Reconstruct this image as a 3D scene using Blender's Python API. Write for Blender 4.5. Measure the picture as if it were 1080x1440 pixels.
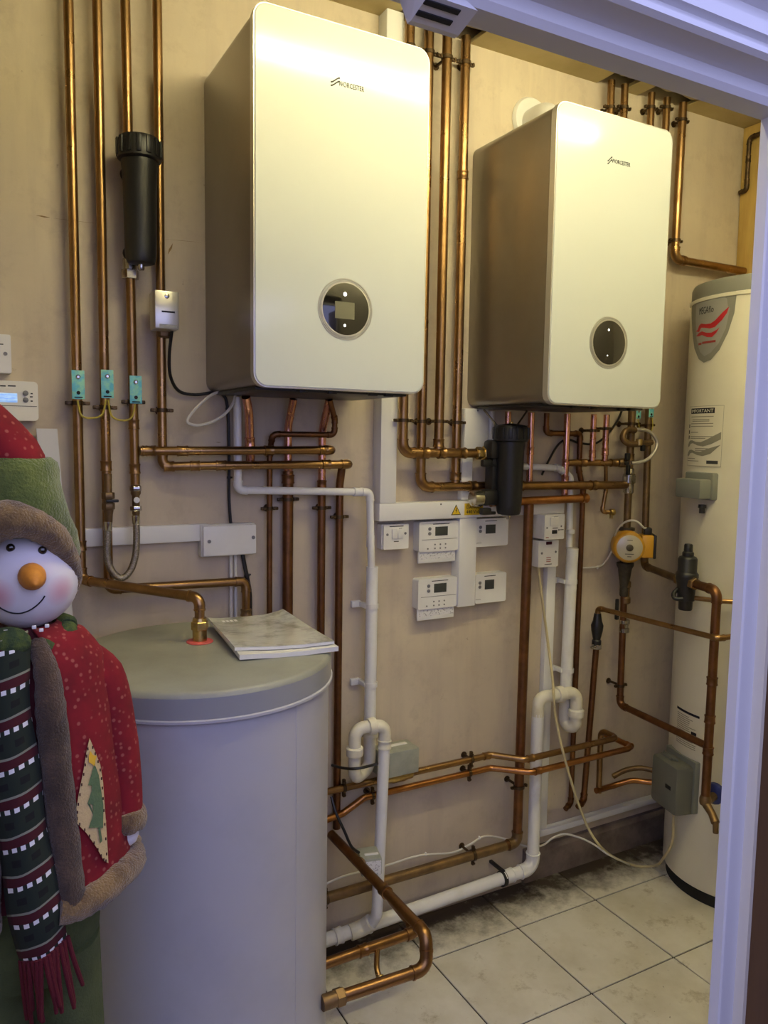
import bpy, bmesh, math, random
from mathutils import Vector, Matrix
random.seed(7)
PI = math.pi
scene = bpy.context.scene
for o in list(bpy.data.objects):
    bpy.data.objects.remove(o)
COL = scene.collection

# ------------------------------------------------------------------ camera
F = 1092.0
yaw, pitch, roll = math.radians(28.7), math.radians(5.5), math.radians(-0.85)
CAM = Vector((0.0, -2.05, 1.56))
fwd = Vector((math.sin(yaw) * math.cos(pitch), math.cos(yaw) * math.cos(pitch), -math.sin(pitch)))
r0 = Vector((math.cos(yaw), -math.sin(yaw), 0))
d0 = fwd.cross(r0)
RIGHT = math.cos(roll) * r0 + math.sin(roll) * d0
DOWN = -math.sin(roll) * r0 + math.cos(roll) * d0
cam = bpy.data.cameras.new('camera')
cam.sensor_fit = 'VERTICAL'
cam.sensor_height = 24.0
cam.lens = F / 1440.0 * 24.0
cam.clip_start = 0.02
camo = bpy.data.objects.new('camera', cam)
COL.objects.link(camo)
m = Matrix.Identity(4)
for i in range(3):
    m[i][0], m[i][1], m[i][2], m[i][3] = RIGHT[i], -DOWN[i], -fwd[i], CAM[i]
camo.matrix_world = m
scene.camera = camo

# ------------------------------------------------------------------ world and exposure
world = bpy.data.worlds.new('daylight')
scene.world = world
world.use_nodes = True
bg = world.node_tree.nodes['Background']
bg.inputs[0].default_value = (0.50, 0.53, 0.95, 1)
bg.inputs[1].default_value = 1.65
scene.view_settings.view_transform = 'Standard'
scene.view_settings.look = 'None'
scene.view_settings.gamma = 1
scene.view_settings.use_curve_mapping = False
scene.view_settings.exposure = 0.42
LAMP = 61.0            # emission of the ceiling tube


# ------------------------------------------------------------------ pixel to place
def ray(x, y):
    return RIGHT * ((x - 540) / F) + DOWN * ((y - 720) / F) + fwd


def W(x, y, Y=0.0):          # point of a plane parallel to the back wall
    d = ray(x, y)
    return CAM + d * ((Y - CAM.y) / d.y)


def Zp(x, y, z):             # point of a level plane
    d = ray(x, y)
    return CAM + d * ((z - CAM.z) / d.z)


def plane_hit(x, y, p, n):
    d = ray(x, y)
    return CAM + d * ((p - CAM).dot(n) / d.dot(n))


def V(*a):
    return Vector(a)


# ------------------------------------------------------------------ materials
MATS = {}


def mat(name, base, rough=0.5, metal=0.0, c2=None, nscale=8.0, lo=0.4, hi=0.65, bump=0.0, bscale=60.0,
        coat=0.0, emit=None, estr=0.0, spec=0.5, detail=6.0, stretch=None, trans=0.0, alpha=1.0, sheen=0.0, rough2=None):
    mt = bpy.data.materials.new(name)
    mt.use_nodes = True
    nt = mt.node_tree
    b = nt.nodes['Principled BSDF']
    b.inputs['Base Color'].default_value = (*base, 1)
    b.inputs['Roughness'].default_value = rough
    b.inputs['Metallic'].default_value = metal
    b.inputs['Coat Weight'].default_value = coat
    b.inputs['Coat Roughness'].default_value = 0.08
    b.inputs['Specular IOR Level'].default_value = spec
    b.inputs['Transmission Weight'].default_value = trans
    b.inputs['Alpha'].default_value = alpha
    b.inputs['Sheen Weight'].default_value = sheen
    if emit:
        b.inputs['Emission Color'].default_value = (*emit, 1)
        b.inputs['Emission Strength'].default_value = estr
    geo = nt.nodes.new('ShaderNodeNewGeometry')
    src = geo.outputs['Position']
    if stretch:
        mp = nt.nodes.new('ShaderNodeMapping')
        mp.inputs['Scale'].default_value = stretch
        nt.links.new(src, mp.inputs['Vector'])
        src = mp.outputs['Vector']
    if c2 or rough2 is not None:
        n = nt.nodes.new('ShaderNodeTexNoise')
        n.inputs['Scale'].default_value = nscale
        n.inputs['Detail'].default_value = detail
        n.inputs['Roughness'].default_value = 0.62
        nt.links.new(src, n.inputs['Vector'])
        rmp = nt.nodes.new('ShaderNodeMapRange')
        rmp.inputs['From Min'].default_value = lo
        rmp.inputs['From Max'].default_value = hi
        nt.links.new(n.outputs['Fac'], rmp.inputs['Value'])
        if c2:
            mix = nt.nodes.new('ShaderNodeMix')
            mix.data_type = 'RGBA'
            mix.inputs[6].default_value = (*base, 1)
            mix.inputs[7].default_value = (*c2, 1)
            nt.links.new(rmp.outputs[0], mix.inputs[0])
            nt.links.new(mix.outputs[2], b.inputs['Base Color'])
        if rough2 is not None:
            mr = nt.nodes.new('ShaderNodeMapRange')
            mr.inputs['To Min'].default_value = rough
            mr.inputs['To Max'].default_value = rough2
            nt.links.new(rmp.outputs[0], mr.inputs['Value'])
            nt.links.new(mr.outputs[0], b.inputs['Roughness'])
    if bump:
        n2 = nt.nodes.new('ShaderNodeTexNoise')
        n2.inputs['Scale'].default_value = bscale
        n2.inputs['Detail'].default_value = 4
        nt.links.new(src, n2.inputs['Vector'])
        bp = nt.nodes.new('ShaderNodeBump')
        bp.inputs['Strength'].default_value = bump
        bp.inputs['Distance'].default_value = 0.004
        nt.links.new(n2.outputs['Fac'], bp.inputs['Height'])
        nt.links.new(bp.outputs[0], b.inputs['Normal'])
    MATS[name] = mt
    return mt


mat('copper', (0.40, 0.24, 0.105), 0.26, 1.0, (0.24, 0.14, 0.062), 14, 0.35, 0.7, rough2=0.42)
mat('aged_copper', (0.34, 0.185, 0.075), 0.30, 1.0, (0.20, 0.105, 0.045), 14, 0.35, 0.7, rough2=0.45)
mat('brown_copper', (0.27, 0.125, 0.055), 0.36, 1.0, (0.15, 0.075, 0.038), 16, 0.35, 0.7, rough2=0.55)
mat('pink_copper', (0.78, 0.40, 0.30), 0.2, 1.0, (0.50, 0.24, 0.16), 18, 0.4, 0.75, rough2=0.35)
mat('dull_copper', (0.27, 0.17, 0.075), 0.5, 0.8, (0.15, 0.10, 0.055), 20, 0.35, 0.7)
mat('orange_copper', (0.50, 0.23, 0.085), 0.28, 1.0, (0.32, 0.14, 0.05), 20, 0.35, 0.7)
mat('brass', (0.62, 0.45, 0.16), 0.3, 1.0, (0.36, 0.26, 0.12), 40, 0.4, 0.7)
mat('chrome', (0.62, 0.60, 0.55), 0.22, 1.0, (0.42, 0.40, 0.36), 60, 0.4, 0.7)
mat('bronze', (0.12, 0.075, 0.035), 0.45, 0.8, (0.05, 0.035, 0.025), 40, 0.4, 0.7)
mat('braid', (0.42, 0.38, 0.32), 0.35, 1.0, (0.2, 0.18, 0.15), 400, 0.4, 0.6, bump=0.4, bscale=700)
mat('black_plastic', (0.012, 0.012, 0.013), 0.42)
mat('black_gloss', (0.010, 0.009, 0.008), 0.05, coat=1.0)
mat('black_matt', (0.008, 0.008, 0.008), 0.7)
mat('white_plastic', (0.78, 0.78, 0.77), 0.35, c2=(0.70, 0.69, 0.67), nscale=5, lo=0.4, hi=0.75)
mat('white_trunking', (0.76, 0.76, 0.76), 0.4)
mat('white_pipe', (0.80, 0.80, 0.79), 0.3, c2=(0.68, 0.66, 0.60), nscale=9, lo=0.5, hi=0.8)
mat('aged_white', (0.78, 0.75, 0.63), 0.35, c2=(0.62, 0.57, 0.42), nscale=14, lo=0.45, hi=0.75)
mat('cream_plastic', (0.76, 0.74, 0.66), 0.4)
mat('boiler_white', (0.53, 0.57, 0.575), 0.16, coat=0.3)
mat('boiler_side', (0.34, 0.31, 0.27), 0.32, 0.85, (0.28, 0.255, 0.22), 3, 0.3, 0.7)
mat('silver', (0.62, 0.61, 0.58), 0.3, 0.7)
mat('ring_grey', (0.42, 0.42, 0.41), 0.3, 0.5)
mat('ring_dark', (0.15, 0.15, 0.15), 0.35, 0.3)
mat('screen_grey', (0.15, 0.145, 0.10), 0.25)
mat('led_white', (1, 1, 1), 0.4, emit=(1, 1, 1), estr=2.5)
mat('grey_ink', (0.055, 0.055, 0.055), 0.9, spec=0.1)
mat('dark_ink', (0.03, 0.03, 0.035), 0.9, spec=0.1)
mat('faint_ink', (0.34, 0.34, 0.34), 0.5)
mat('red_ink', (0.45, 0.02, 0.03), 0.45)
mat('dull_red', (0.30, 0.035, 0.03), 0.5)
mat('grey_lid', (0.30, 0.31, 0.26), 0.42, c2=(0.24, 0.245, 0.20), nscale=7, lo=0.4, hi=0.7, bump=0.08, bscale=160)
mat('grey_rim', (0.30, 0.31, 0.32), 0.30)
mat('tank_white', (0.47, 0.47, 0.50), 0.33, c2=(0.43, 0.43, 0.46), nscale=6, lo=0.45, hi=0.7)
mat('cream_tank', (0.76, 0.73, 0.60), 0.32, c2=(0.70, 0.66, 0.53), nscale=4, lo=0.4, hi=0.75)
mat('mega_grey', (0.22, 0.22, 0.19), 0.5)
mat('badge_silver', (0.30, 0.30, 0.28), 0.5)
mat('grey_box', (0.20, 0.21, 0.185), 0.42)
mat('dark_grey_box', (0.15, 0.155, 0.13), 0.45)
mat('grey_wave', (0.27, 0.26, 0.20), 0.5)
mat('valve_grey', (0.40, 0.42, 0.36), 0.4, 0.2, (0.32, 0.34, 0.29), 30, 0.4, 0.7)
mat('sticker', (0.72, 0.72, 0.74), 0.5, c2=(0.35, 0.35, 0.38), nscale=160, lo=0.55, hi=0.62, detail=2)
mat('lcd_dark', (0.05, 0.055, 0.055), 0.18)
mat('lcd_blue', (0.25, 0.42, 0.7), 0.2, emit=(0.25, 0.5, 1.0), estr=0.45, c2=(0.6, 0.75, 0.95), nscale=120, lo=0.45, hi=0.6, stretch=(0.3, 1, 3))
mat('button_grey', (0.18, 0.18, 0.19), 0.4)
mat('yellow_label', (0.75, 0.50, 0.02), 0.45)
mat('pump_yellow', (0.52, 0.265, 0.02), 0.38)
mat('pump_plate', (0.52, 0.48, 0.38), 0.35, 0.4)
mat('iron', (0.10, 0.085, 0.06), 0.55, 0.6, (0.06, 0.05, 0.035), 40, 0.4, 0.7)
mat('tag_blue', (0.13, 0.52, 0.66), 0.4, c2=(0.30, 0.68, 0.52), nscale=70, lo=0.4, hi=0.6)
mat('earth_wire', (0.42, 0.34, 0.05), 0.45)
mat('cable_black', (0.012, 0.011, 0.011), 0.4)
mat('cable_white', (0.70, 0.68, 0.62), 0.4)
mat('cable_beige', (0.56, 0.48, 0.28), 0.42)
mat('hose_grey', (0.46, 0.43, 0.38), 0.35, 0.4)
mat('red_seal', (0.60, 0.10, 0.09), 0.5)
mat('blue_plastic', (0.02, 0.03, 0.16), 0.45)
mat('ceiling_paint', (0.52, 0.43, 0.24), 0.8, c2=(0.42, 0.34, 0.17), nscale=5, lo=0.4, hi=0.7, bump=0.2, bscale=18)
mat('void', (0.05, 0.035, 0.02), 0.9)
mat('wood_board', (0.60, 0.42, 0.13), 0.55, c2=(0.46, 0.30, 0.08), nscale=6, lo=0.35, hi=0.65, stretch=(4, 4, 0.6))
mat('frame_paint', (0.66, 0.66, 0.68), 0.4)
mat('door_brown', (0.13, 0.062, 0.020), 0.5, c2=(0.09, 0.042, 0.014), nscale=5, lo=0.35, hi=0.65, stretch=(5, 5, 0.5))
mat('board_white', (0.62, 0.62, 0.64), 0.5)
mat('grout', (0.035, 0.028, 0.02), 0.9, c2=(0.06, 0.05, 0.035), nscale=20)
mat('plain_wall', (0.70, 0.65, 0.53), 0.8)
mat('skirting_dirt', (0.21, 0.165, 0.14), 0.7, c2=(0.10, 0.075, 0.06), nscale=9, lo=0.4, hi=0.65, bump=0.3, bscale=40)
mat('paper', (0.70, 0.70, 0.66), 0.55, c2=(0.58, 0.58, 0.54), nscale=9, lo=0.5, hi=0.7)
mat('film', (0.62, 0.63, 0.58), 0.16, coat=0.8, c2=(0.36, 0.37, 0.32), nscale=16, lo=0.5, hi=0.66, bump=0.6, bscale=26)
mat('tube_lamp', (1, 1, 1), 0.5, emit=(1.0, 0.905, 0.54), estr=LAMP)
# snowman cloths
mat('snow_fleece', (0.74, 0.72, 0.74), 0.9, bump=0.15, bscale=500, sheen=0.3)
mat('carrot', (0.60, 0.24, 0.03), 0.6, c2=(0.46, 0.16, 0.02), nscale=60, lo=0.4, hi=0.7)
mat('green_fleece', (0.15, 0.19, 0.035), 0.95, c2=(0.08, 0.115, 0.02), nscale=30, lo=0.35, hi=0.65, bump=0.8, bscale=260, sheen=0.4)
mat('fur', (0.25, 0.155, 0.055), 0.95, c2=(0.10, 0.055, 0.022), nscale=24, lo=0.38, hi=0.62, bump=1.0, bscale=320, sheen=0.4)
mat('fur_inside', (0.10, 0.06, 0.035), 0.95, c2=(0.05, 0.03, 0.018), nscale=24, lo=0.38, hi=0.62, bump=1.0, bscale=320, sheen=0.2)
mat('maroon', (0.06, 0.004, 0.008), 0.9, bump=0.3, bscale=300)
mat('tassel_red', (0.10, 0.003, 0.010), 0.9, bump=0.4, bscale=400)
mat('trouser_green', (0.085, 0.11, 0.04), 0.95, c2=(0.06, 0.08, 0.03), nscale=14, bump=0.4, bscale=300)
mat('scarf_green', (0.03, 0.055, 0.02), 0.95, c2=(0.07, 0.10, 0.02), nscale=60, lo=0.45, hi=0.6, bump=0.6, bscale=300)
mat('patch_cream', (0.56, 0.42, 0.20), 0.9, bump=0.3, bscale=300)
mat('patch_green', (0.10, 0.16, 0.07), 0.9, bump=0.3, bscale=300)
mat('patch_star', (0.75, 0.45, 0.03), 0.8)
mat('stitch', (0.06, 0.015, 0.012), 0.9)
mat('boot', (0.03, 0.025, 0.02), 0.6)


def nodes_of(name, rough=0.8):
    mt = bpy.data.materials.new(name)
    mt.use_nodes = True
    MATS[name] = mt
    nt = mt.node_tree
    b = nt.nodes['Principled BSDF']
    b.inputs['Roughness'].default_value = rough
    return nt, b


def N(nt, t, **kw):
    n = nt.nodes.new(t)
    for k, v in kw.items():
        setattr(n, k, v)
    return n


def noise(nt, vec, scale, detail=6, rough=0.6):
    n = N(nt, 'ShaderNodeTexNoise')
    n.inputs['Scale'].default_value = scale
    n.inputs['Detail'].default_value = detail
    n.inputs['Roughness'].default_value = rough
    nt.links.new(vec, n.inputs['Vector'])
    return n.outputs['Fac']


def ramp(nt, fac, lo, hi):
    r = N(nt, 'ShaderNodeMapRange')
    r.inputs['From Min'].default_value = lo
    r.inputs['From Max'].default_value = hi
    nt.links.new(fac, r.inputs['Value'])
    return r.outputs[0]


def mixc(nt, fac, a, b):
    x = N(nt, 'ShaderNodeMix', data_type='RGBA')
    for idx, v in ((6, a), (7, b)):
        if isinstance(v, tuple):
            x.inputs[idx].default_value = (*v, 1)
        else:
            nt.links.new(v, x.inputs[idx])
    if isinstance(fac, (int, float)):
        x.inputs[0].default_value = fac
    else:
        nt.links.new(fac, x.inputs[0])
    return x.outputs[2]


def mth(nt, op, a, b=None):
    x = N(nt, 'ShaderNodeMath', operation=op)
    for i, v in enumerate((a, b)):
        if v is None:
            continue
        if isinstance(v, (int, float)):
            x.inputs[i].default_value = v
        else:
            nt.links.new(v, x.inputs[i])
    return x.outputs[0]


# bare plaster
nt, b = nodes_of('plaster', 0.75)
pos = N(nt, 'ShaderNodeNewGeometry').outputs['Position']
c = mixc(nt, ramp(nt, noise(nt, pos, 2.2, 8, 0.6), 0.36, 0.66), (0.61, 0.525, 0.395), (0.51, 0.435, 0.345))
c = mixc(nt, ramp(nt, noise(nt, pos, 9, 8, 0.7), 0.52, 0.78), c, (0.42, 0.345, 0.27))
c = mixc(nt, ramp(nt, noise(nt, pos, 28, 5, 0.7), 0.66, 0.76), c, (0.30, 0.23, 0.18))
mp = N(nt, 'ShaderNodeMapping')
mp.inputs['Scale'].default_value = (1, 1, 0.12)
nt.links.new(pos, mp.inputs['Vector'])
c = mixc(nt, mth(nt, 'MULTIPLY', ramp(nt, noise(nt, mp.outputs['Vector'], 14, 6, 0.6), 0.48, 0.72), 0.55), c, (0.42, 0.35, 0.29))
nt.links.new(c, b.inputs['Base Color'])
bp = N(nt, 'ShaderNodeBump')
bp.inputs['Strength'].default_value = 0.25
bp.inputs['Distance'].default_value = 0.006
nt.links.new(noise(nt, pos, 12, 6), bp.inputs['Height'])
nt.links.new(bp.outputs[0], b.inputs['Normal'])
# floor tile: pale, marbled, grimy in blotches
nt, b = nodes_of('tile', 0.32)
pos = N(nt, 'ShaderNodeNewGeometry').outputs['Position']
c = mixc(nt, ramp(nt, noise(nt, pos, 4.5, 8, 0.65), 0.38, 0.68), (0.74, 0.72, 0.63), (0.58, 0.55, 0.44))
c = mixc(nt, ramp(nt, noise(nt, pos, 11, 10, 0.75), 0.56, 0.72), c, (0.34, 0.29, 0.18))
c = mixc(nt, ramp(nt, noise(nt, pos, 38, 4, 0.7), 0.69, 0.74), c, (0.07, 0.05, 0.035))
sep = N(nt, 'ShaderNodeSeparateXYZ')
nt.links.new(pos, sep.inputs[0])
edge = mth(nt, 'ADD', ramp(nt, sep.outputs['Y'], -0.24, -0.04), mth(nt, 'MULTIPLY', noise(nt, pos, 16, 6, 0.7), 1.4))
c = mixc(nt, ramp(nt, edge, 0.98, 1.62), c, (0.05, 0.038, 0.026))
nt.links.new(c, b.inputs['Base Color'])
# red cloth with pale flecks
nt, b = nodes_of('red_cloth', 0.95)
tc = N(nt, 'ShaderNodeTexCoord').outputs['Object']
vor = N(nt, 'ShaderNodeTexVoronoi')
vor.inputs['Scale'].default_value = 88
vor.inputs['Randomness'].default_value = 0.55
nt.links.new(tc, vor.inputs['Vector'])
dot = ramp(nt, vor.outputs['Distance'], 0.30, 0.17)
c = mixc(nt, ramp(nt, noise(nt, tc, 25), 0.35, 0.7), (0.22, 0.004, 0.012), (0.14, 0.003, 0.008))
c = mixc(nt, mth(nt, 'MULTIPLY', dot, 0.45), c, (0.45, 0.16, 0.12))
nt.links.new(c, b.inputs['Base Color'])
b.inputs['Sheen Weight'].default_value = 0.0
# face with two pink cheeks (fabric blusher)
nt, b = nodes_of('face_cloth', 0.9)
tc = N(nt, 'ShaderNodeTexCoord').outputs['Object']
c = (0.72, 0.69, 0.72)
for sx in (-1, 1):
    dn = N(nt, 'ShaderNodeVectorMath', operation='DISTANCE')
    nt.links.new(tc, dn.inputs[0])
    dn.inputs[1].default_value = (sx * 0.047 + 0.004, -0.062, -0.016)
    c = mixc(nt, mth(nt, 'MULTIPLY', ramp(nt, dn.outputs['Value'], 0.030, 0.008), 0.75), c, (0.60, 0.20, 0.25))
nt.links.new(c, b.inputs['Base Color'])
# knitted scarf, pattern follows the strip (UV)
nt, b = nodes_of('scarf_knit', 0.95)
uv = N(nt, 'ShaderNodeTexCoord').outputs['UV']
sep = N(nt, 'ShaderNodeSeparateXYZ')
nt.links.new(uv, sep.inputs[0])
vv = mth(nt, 'FRACT', sep.outputs['Y'])
c = (0.012, 0.020, 0.012)


def band(v, a, bb):
    return mth(nt, 'MULTIPLY', mth(nt, 'GREATER_THAN', v, a), mth(nt, 'LESS_THAN', v, bb))


def band_mix(c, a, bb, col, extra=None):
    f = band(vv, a, bb)
    if extra is not None:
        f = mth(nt, 'MULTIPLY', f, extra)
    return mixc(nt, f, c, col)


c = band_mix(c, 0.0, 0.06, (0.22, 0.23, 0.17))
c = band_mix(c, 0.06, 0.30, (0.055, 0.004, 0.008))
uu = mth(nt, 'FRACT', mth(nt, 'MULTIPLY', sep.outputs['X'], 5.5))
c = band_mix(c, 0.30, 0.42, (0.75, 0.75, 0.75), mth(nt, 'GREATER_THAN', uu, 0.45))
uu2 = mth(nt, 'FRACT', mth(nt, 'MULTIPLY', sep.outputs['X'], 2.5))
c = band_mix(c, 0.62, 0.80, (0.006, 0.006, 0.006), mth(nt, 'GREATER_THAN', uu2, 0.55))
nt.links.new(c, b.inputs['Base Color'])


# ------------------------------------------------------------------ object helpers
def thing(name, label, cat, loc=(0, 0, 0), rotz=0.0, group=None):
    o = bpy.data.objects.new(name, None)
    o.empty_display_size = 0.02
    COL.objects.link(o)
    o.location = loc
    o.rotation_euler = (0, 0, rotz)
    o['label'] = label
    o['category'] = cat
    if group:
        o['group'] = group
    return o


def world_offset(p):
    v = Vector((0, 0, 0))
    while p is not None:
        v += p.location
        p = p.parent
    return v


def obj(name, bm, material, parent=None, local=False, smooth=True, label=None, angle=40):
    if isinstance(bm, bmesh.types.BMesh):
        bmesh.ops.recalc_face_normals(bm, faces=bm.faces)
        me = bpy.data.meshes.new(name)
        if parent is not None and not local:
            bmesh.ops.translate(bm, verts=bm.verts, vec=-world_offset(parent))
        bm.to_mesh(me)
        bm.free()
    else:
        me = bm
        if parent is not None and not local:
            me.transform(Matrix.Translation(-world_offset(parent)))
    me.materials.clear()
    me.materials.append(MATS[material])
    if smooth:
        me.polygons.foreach_set('use_smooth', [True] * len(me.polygons))
        if hasattr(me, 'set_sharp_from_angle'):
            me.set_sharp_from_angle(angle=math.radians(angle))
    o = bpy.data.objects.new(name, me)
    COL.objects.link(o)
    if parent is not None:
        o.parent = parent
    if label:
        o['label'] = label
    return o


def tag(o, label, cat, group=None):
    o['label'] = label
    o['category'] = cat
    if group:
        o['group'] = group
    return o


def struct(o):
    o['kind'] = 'structure'
    return o


def NB():
    return bmesh.new()


def frame_of(d):
    d = d.normalized()
    a = Vector((0, 0, 1)) if abs(d.z) < 0.9 else Vector((1, 0, 0))
    u = d.cross(a).normalized()
    return u, d.cross(u).normalized()


def sweep(bm, path, r, seg=12, cap=True, closed=False):
    n = len(path)
    rr = r if isinstance(r, (list, tuple)) else [r] * n
    dirs = []
    for i in range(n):
        a = path[max(i - 1, 0)]
        c_ = path[min(i + 1, n - 1)]
        d = (c_ - a)
        dirs.append(d.normalized() if d.length > 1e-9 else (dirs[-1] if dirs else Vector((0, 0, 1))))
    u, v = frame_of(dirs[0])
    rings = []
    for i in range(n):
        if i:
            q = dirs[i - 1].rotation_difference(dirs[i])
            u = q @ u
            v = q @ v
        rings.append([bm.verts.new(path[i] + (u * math.cos(2 * PI * k / seg) + v * math.sin(2 * PI * k / seg)) * rr[i]) for k in range(seg)])
    for i in range(n - 1):
        for k in range(seg):
            bm.faces.new((rings[i][k], rings[i][(k + 1) % seg], rings[i + 1][(k + 1) % seg], rings[i + 1][k]))
    if cap:
        bm.faces.new(rings[0][::-1])
        bm.faces.new(rings[-1])
    return rings


def fillet(pts, fr, n=6):
    """rounded polyline; returns path and list of (arc points, dir in, dir out)"""
    out, arcs = [pts[0]], []
    for i in range(1, len(pts) - 1):
        a, p, c_ = pts[i - 1], pts[i], pts[i + 1]
        d1 = (p - a).normalized()
        d2 = (c_ - p).normalized()
        ang = d1.angle(d2, 0.0)
        if ang < 0.02:
            out.append(p)
            continue
        t = min(fr * math.tan(ang / 2), 0.46 * (p - a).length, 0.46 * (c_ - p).length)
        R = t / math.tan(ang / 2)
        nrm = (d2 - d1 * d1.dot(d2)).normalized()
        cen = p - d1 * t + nrm * R
        arc = []
        k = max(3, int(n * ang / (PI / 2)) + 1)
        for j in range(k + 1):
            th = ang * j / k
            arc.append(cen + (-nrm * math.cos(th) + d1 * math.sin(th)) * R)
        arcs.append((arc, d1, d2))
        out += arc
    out.append(pts[-1])
    return out, arcs


def smooth_path(pts, n=6):
    P = [pts[0]] + list(pts) + [pts[-1]]
    out = []
    for i in range(1, len(P) - 2):
        p0, p1, p2, p3 = P[i - 1], P[i], P[i + 1], P[i + 2]
        for j in range(n):
            t = j / n
            out.append(0.5 * ((2 * p1) + (p2 - p0) * t + (2 * p0 - 5 * p1 + 4 * p2 - p3) * t * t + (-p0 + 3 * p1 - 3 * p2 + p3) * t ** 3))
    out.append(pts[-1])
    return out


def lathe(bm, prof, o, ax, seg=20, cap=True):
    """prof: list of (radius, distance along ax)"""
    ax = ax.normalized()
    u, v = frame_of(ax)
    rings = []
    for r, h in prof:
        r = max(r, 1e-5)
        rings.append([bm.verts.new(o + ax * h + (u * math.cos(2 * PI * (k + .5) / seg) + v * math.sin(2 * PI * (k + .5) / seg)) * r) for k in range(seg)])
    for i in range(len(rings) - 1):
        for k in range(seg):
            bm.faces.new((rings[i][k], rings[i][(k + 1) % seg], rings[i + 1][(k + 1) % seg], rings[i + 1][k]))
    if cap:
        bm.faces.new(rings[0][::-1])
        bm.faces.new(rings[-1])


def box(bm, c, s, bev=0.0, rot=None, seg=2):
    t = NB()
    bmesh.ops.create_cube(t, size=1)
    for v in t.verts:
        v.co = Vector((v.co.x * s[0], v.co.y * s[1], v.co.z * s[2]))
    if bev:
        bmesh.ops.bevel(t, geom=t.edges[:], offset=bev, segments=seg, affect='EDGES', profile=0.5)
    M_ = Matrix.Translation(Vector(c))
    if rot is not None:
        M_ = M_ @ rot.to_4x4()
    bmesh.ops.transform(t, matrix=M_, verts=t.verts)
    me = bpy.data.meshes.new('tmp')
    t.to_mesh(me)
    t.free()
    bm.from_mesh(me)
    bpy.data.meshes.remove(me)


def bxr(bm, x0, x1, y0, y1, z0, z1, bev=0.0, seg=2):
    box(bm, ((x0 + x1) / 2, (y0 + y1) / 2, (z0 + z1) / 2), (abs(x1 - x0), abs(y1 - y0), abs(z1 - z0)), bev, seg=seg)


def prism(bm, pts, ext):
    """closed polygon (3-D points) pushed along ext"""
    a = [bm.verts.new(p) for p in pts]
    c_ = [bm.verts.new(p + ext) for p in pts]
    n = len(pts)
    bm.faces.new(a[::-1])
    bm.faces.new(c_)
    for i in range(n):
        bm.faces.new((a[i], a[(i + 1) % n], c_[(i + 1) % n], c_[i]))


def ball(bm, c, r, sx=1, sy=1, sz=1, u=16, v=10):
    mm = Matrix.Translation(Vector(c)) @ Matrix.Diagonal((sx, sy, sz, 1))
    bmesh.ops.create_uvsphere(bm, u_segments=u, v_segments=v, radius=r, matrix=mm)


def round_rect(w, h, r, n=6):
    pts = []
    for cx, cy, a0 in ((w / 2 - r, h / 2 - r, 0), (-w / 2 + r, h / 2 - r, 90), (-w / 2 + r, -h / 2 + r, 180), (w / 2 - r, -h / 2 + r, 270)):
        for k in range(n + 1):
            a = math.radians(a0 + 90 * k / n)
            pts.append((cx + r * math.cos(a), cy + r * math.sin(a)))
    return pts


TEXTS = {}


def text_bm(body, size, o, u=V(1, 0, 0), v=V(0, 0, 1), depth=0.0004, align='LEFT', sx=1.0):
    cu = bpy.data.curves.new('lettering', 'FONT')
    cu.body = body
    cu.size = size
    cu.extrude = depth
    cu.resolution_u = 2
    cu.align_x = align
    to = bpy.data.objects.new('lettering', cu)
    COL.objects.link(to)
    dg = bpy.context.evaluated_depsgraph_get()
    me = bpy.data.meshes.new_from_object(to.evaluated_get(dg))
    bpy.data.objects.remove(to)
    bm = NB()
    bm.from_mesh(me)
    bpy.data.meshes.remove(me)
    n = u.cross(v)
    for vt in bm.verts:
        x, y, z = vt.co
        vt.co = o + u * (x * sx) + v * y + n * z
    return bm


# ------------------------------------------------------------------ pipe helpers
def collar_path(bm, p, d, r, L=0.026, k=1.14):
    lathe(bm, [(r * 1.01, -L / 2), (r * 1.22, -L / 2 + 0.001), (r * 1.22, -L / 2 + 0.004), (r * k, -L / 2 + 0.006), (r * k, L / 2 - 0.006),
               (r * 1.22, L / 2 - 0.004), (r * 1.22, L / 2 - 0.001), (r * 1.01, L / 2)], p, d, 14)


def clip_bm(p, d, r, wall_dir=V(0, 1, 0), reach=None):
    bm = NB()
    d = d.normalized()
    s = d.cross(wall_dir).normalized()
    lathe(bm, [(r * 1.03, -0.005), (r * 1.2, -0.005), (r * 1.2, 0.005), (r * 1.03, 0.005)], p, d, 16, cap=False)
    for sg in (-1, 1):
        q = p + s * sg * (r + 0.009)
        box(bm, q, (0.016, 0.011, 0.009), 0.002, rot=Matrix((s, wall_dir, d)).transposed())
        lathe(bm, [(0.0035, -0.002), (0.0035, 0.003)], q - wall_dir * 0.007, -wall_dir, 8)
    if reach:
        lathe(bm, [(0.0045, r), (0.0045, reach - 0.003), (0.011, reach - 0.003), (0.011, reach)], p, wall_dir, 10)
    return bm


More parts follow.
